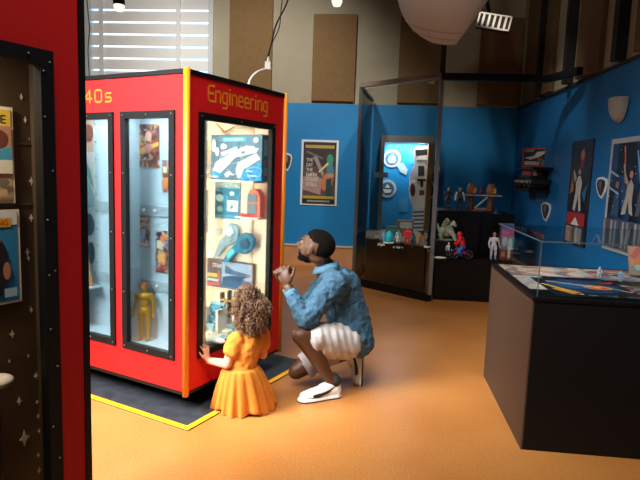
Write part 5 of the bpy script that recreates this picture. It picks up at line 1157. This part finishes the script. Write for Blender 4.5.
# dress
ORG = M('#d07c20', .85, var=.08, vscale=18, bump=.15, bscale=350)
mb = MB()
mb.limb([gn+V((0, 0, -.06)), gc, gw+V((0, 0, .0))], [.074, .089, .082], None, 20); mb.limb([sl+V((0, 0, -.005)), sr+V((0, 0, -.005))], [.046, .046])
mb.limb([sl, sl.lerp(gel, .42)], [.048, .05]); mb.limb([sr, sr.lerp(gel2, .42)], [.048, .05])
mb.build('dress_top', ORG, girl, remesh=.006, smooth=3, disp=wr(20, .008, 3.))
mb = MB()
cw = V((gw.x, gw.y, 0)); n_ = 120; rows = []; nr = 26
fl_l = onz(214, 404); fl_r = onz(274, 411); cf = (fl_l+fl_r)/2+V((.0, .02, 0)); rx = (fl_r-fl_l).length/2
zt_ = gw.z+.012
for j in range(nr+1):
    t = j/nr; z = zt_*(1-t)+.012*t; c_ = cw.lerp(V((cf.x, cf.y, 0)), t**.8)
    ra = .084+(rx-.084)*(t**.62); rb_ = .082+(.162-.082)*(t**.45); row = []
    for i in range(n_):
        an = 2*math.pi*i/n_; rip = 1+(.012+.055*t)*math.sin(an*17+1.2*math.sin(an*3)+t*.8)+(.03*t)*math.sin(an*7+2)+.02*t*math.sin(an*31)
        if j == 0: rip = 1.0+.01*math.sin(an*30)
        zz_ = z+(.014*math.sin(an*5+1)*t if j == nr else 0)+.0
        row.append(mb.v((c_.x+ra*rip*math.cos(an), c_.y+rb_*rip*math.sin(an), max(.009, zz_))))
    rows.append(row)
for a, b in zip(rows, rows[1:]):
    for i in range(n_): mb.f([a[i], a[(i+1) % n_], b[(i+1) % n_], b[i]], None, True)
mb.f(rows[0][::-1])
lo = [mb.v(v_.co+V((0, 0, -.006))) for v_ in rows[-1]]
for i in range(n_): mb.f([rows[-1][i], rows[-1][(i+1) % n_], lo[(i+1) % n_], lo[i]], None, True)
mb.build('skirt', ORG, girl)
mb = MB(); k = 24
mb.tube([(gw.x+.0835*math.cos(t*math.pi/12), gw.y+.0815*math.sin(t*math.pi/12), gw.z+.012) for t in range(25)], .0055, 6); mb.build('waistband', M('#c87618', .85), girl)
# hair: scalp mass and many curls
HB_ = Mcurl(); mb = MB()
hcn = gh+V((.004, -.012, .006))
mb.ell(hcn, (.082, .086, .084)); mb.ell(hcn+V((.0, -.01, -.055)), (.07, .07, .06)); mb.ell(hcn+V((-.02, -.01, .085)), (.05, .05, .042))
mb.build('hair_mass', M('#4a3122', .8, var=.4, vscale=60, bump=.6, bscale=90), girl, remesh=.006, smooth=1)
random.seed(11); mb = MB()
def curl(p0, dirv, L, rad, turns, th):
    dirv = V(dirv).normalized(); pts = []; ph = random.random()*6.28; n_ = int(turns*9); u = dirv.orthogonal().normalized(); w = dirv.cross(u)
    for k in range(n_+1):
        t = k/n_; dn = dirv*(L*t)+V((0, 0, -.35*L*t*t)); rr = rad*(.5+.5*math.sin(math.pi*min(1, t*1.2)))
        pts.append(p0+dn+(u*math.cos(ph+6.283*turns*t)+w*math.sin(ph+6.283*turns*t))*rr)
    mb.tube(pts, [th*(1-.5*k/n_) for k in range(n_+1)], 5)
for i in range(620):
    z = random.uniform(-1, 1); a = random.uniform(0, 6.283); q = math.sqrt(1-z*z); d_ = V((q*math.cos(a), q*math.sin(a), z))
    if d_.dot(GF_.col[0]) > .72 and z < .5: continue
    if i < 90: c_, r_ = hcn+V((-.02, -.01, .085)), V((.046, .046, .038))
    elif i < 300: c_, r_ = hcn+V((0, -.01, -.055)), V((.068, .068, .05))
    else: c_, r_ = hcn, V((.08, .084, .082))
    if i >= 90 and i < 300 and d_.z > .4: d_.z = -d_.z
    p = c_+V((d_.x*r_.x, d_.y*r_.y, d_.z*r_.z)); low = max(0, -(p.z-hcn.z)/.1)
    curl(p, V((d_.x*.8, d_.y*.8, d_.z*.5-.55-.5*low)), random.uniform(.03, .052), random.uniform(.006, .01), random.uniform(1.6, 2.6), random.uniform(.0022, .0032))
mb.build('curls', HB_, girl)
mb = MB(); c_ = hcn+V((-.015, -.008, .068)); mb.tube([c_+V((.04*math.cos(t*math.pi/8), .04*math.sin(t*math.pi/8), 0)) for t in range(17)], .006, 6); mb.build('hair_tie', M('#6a4632', .7), girl)
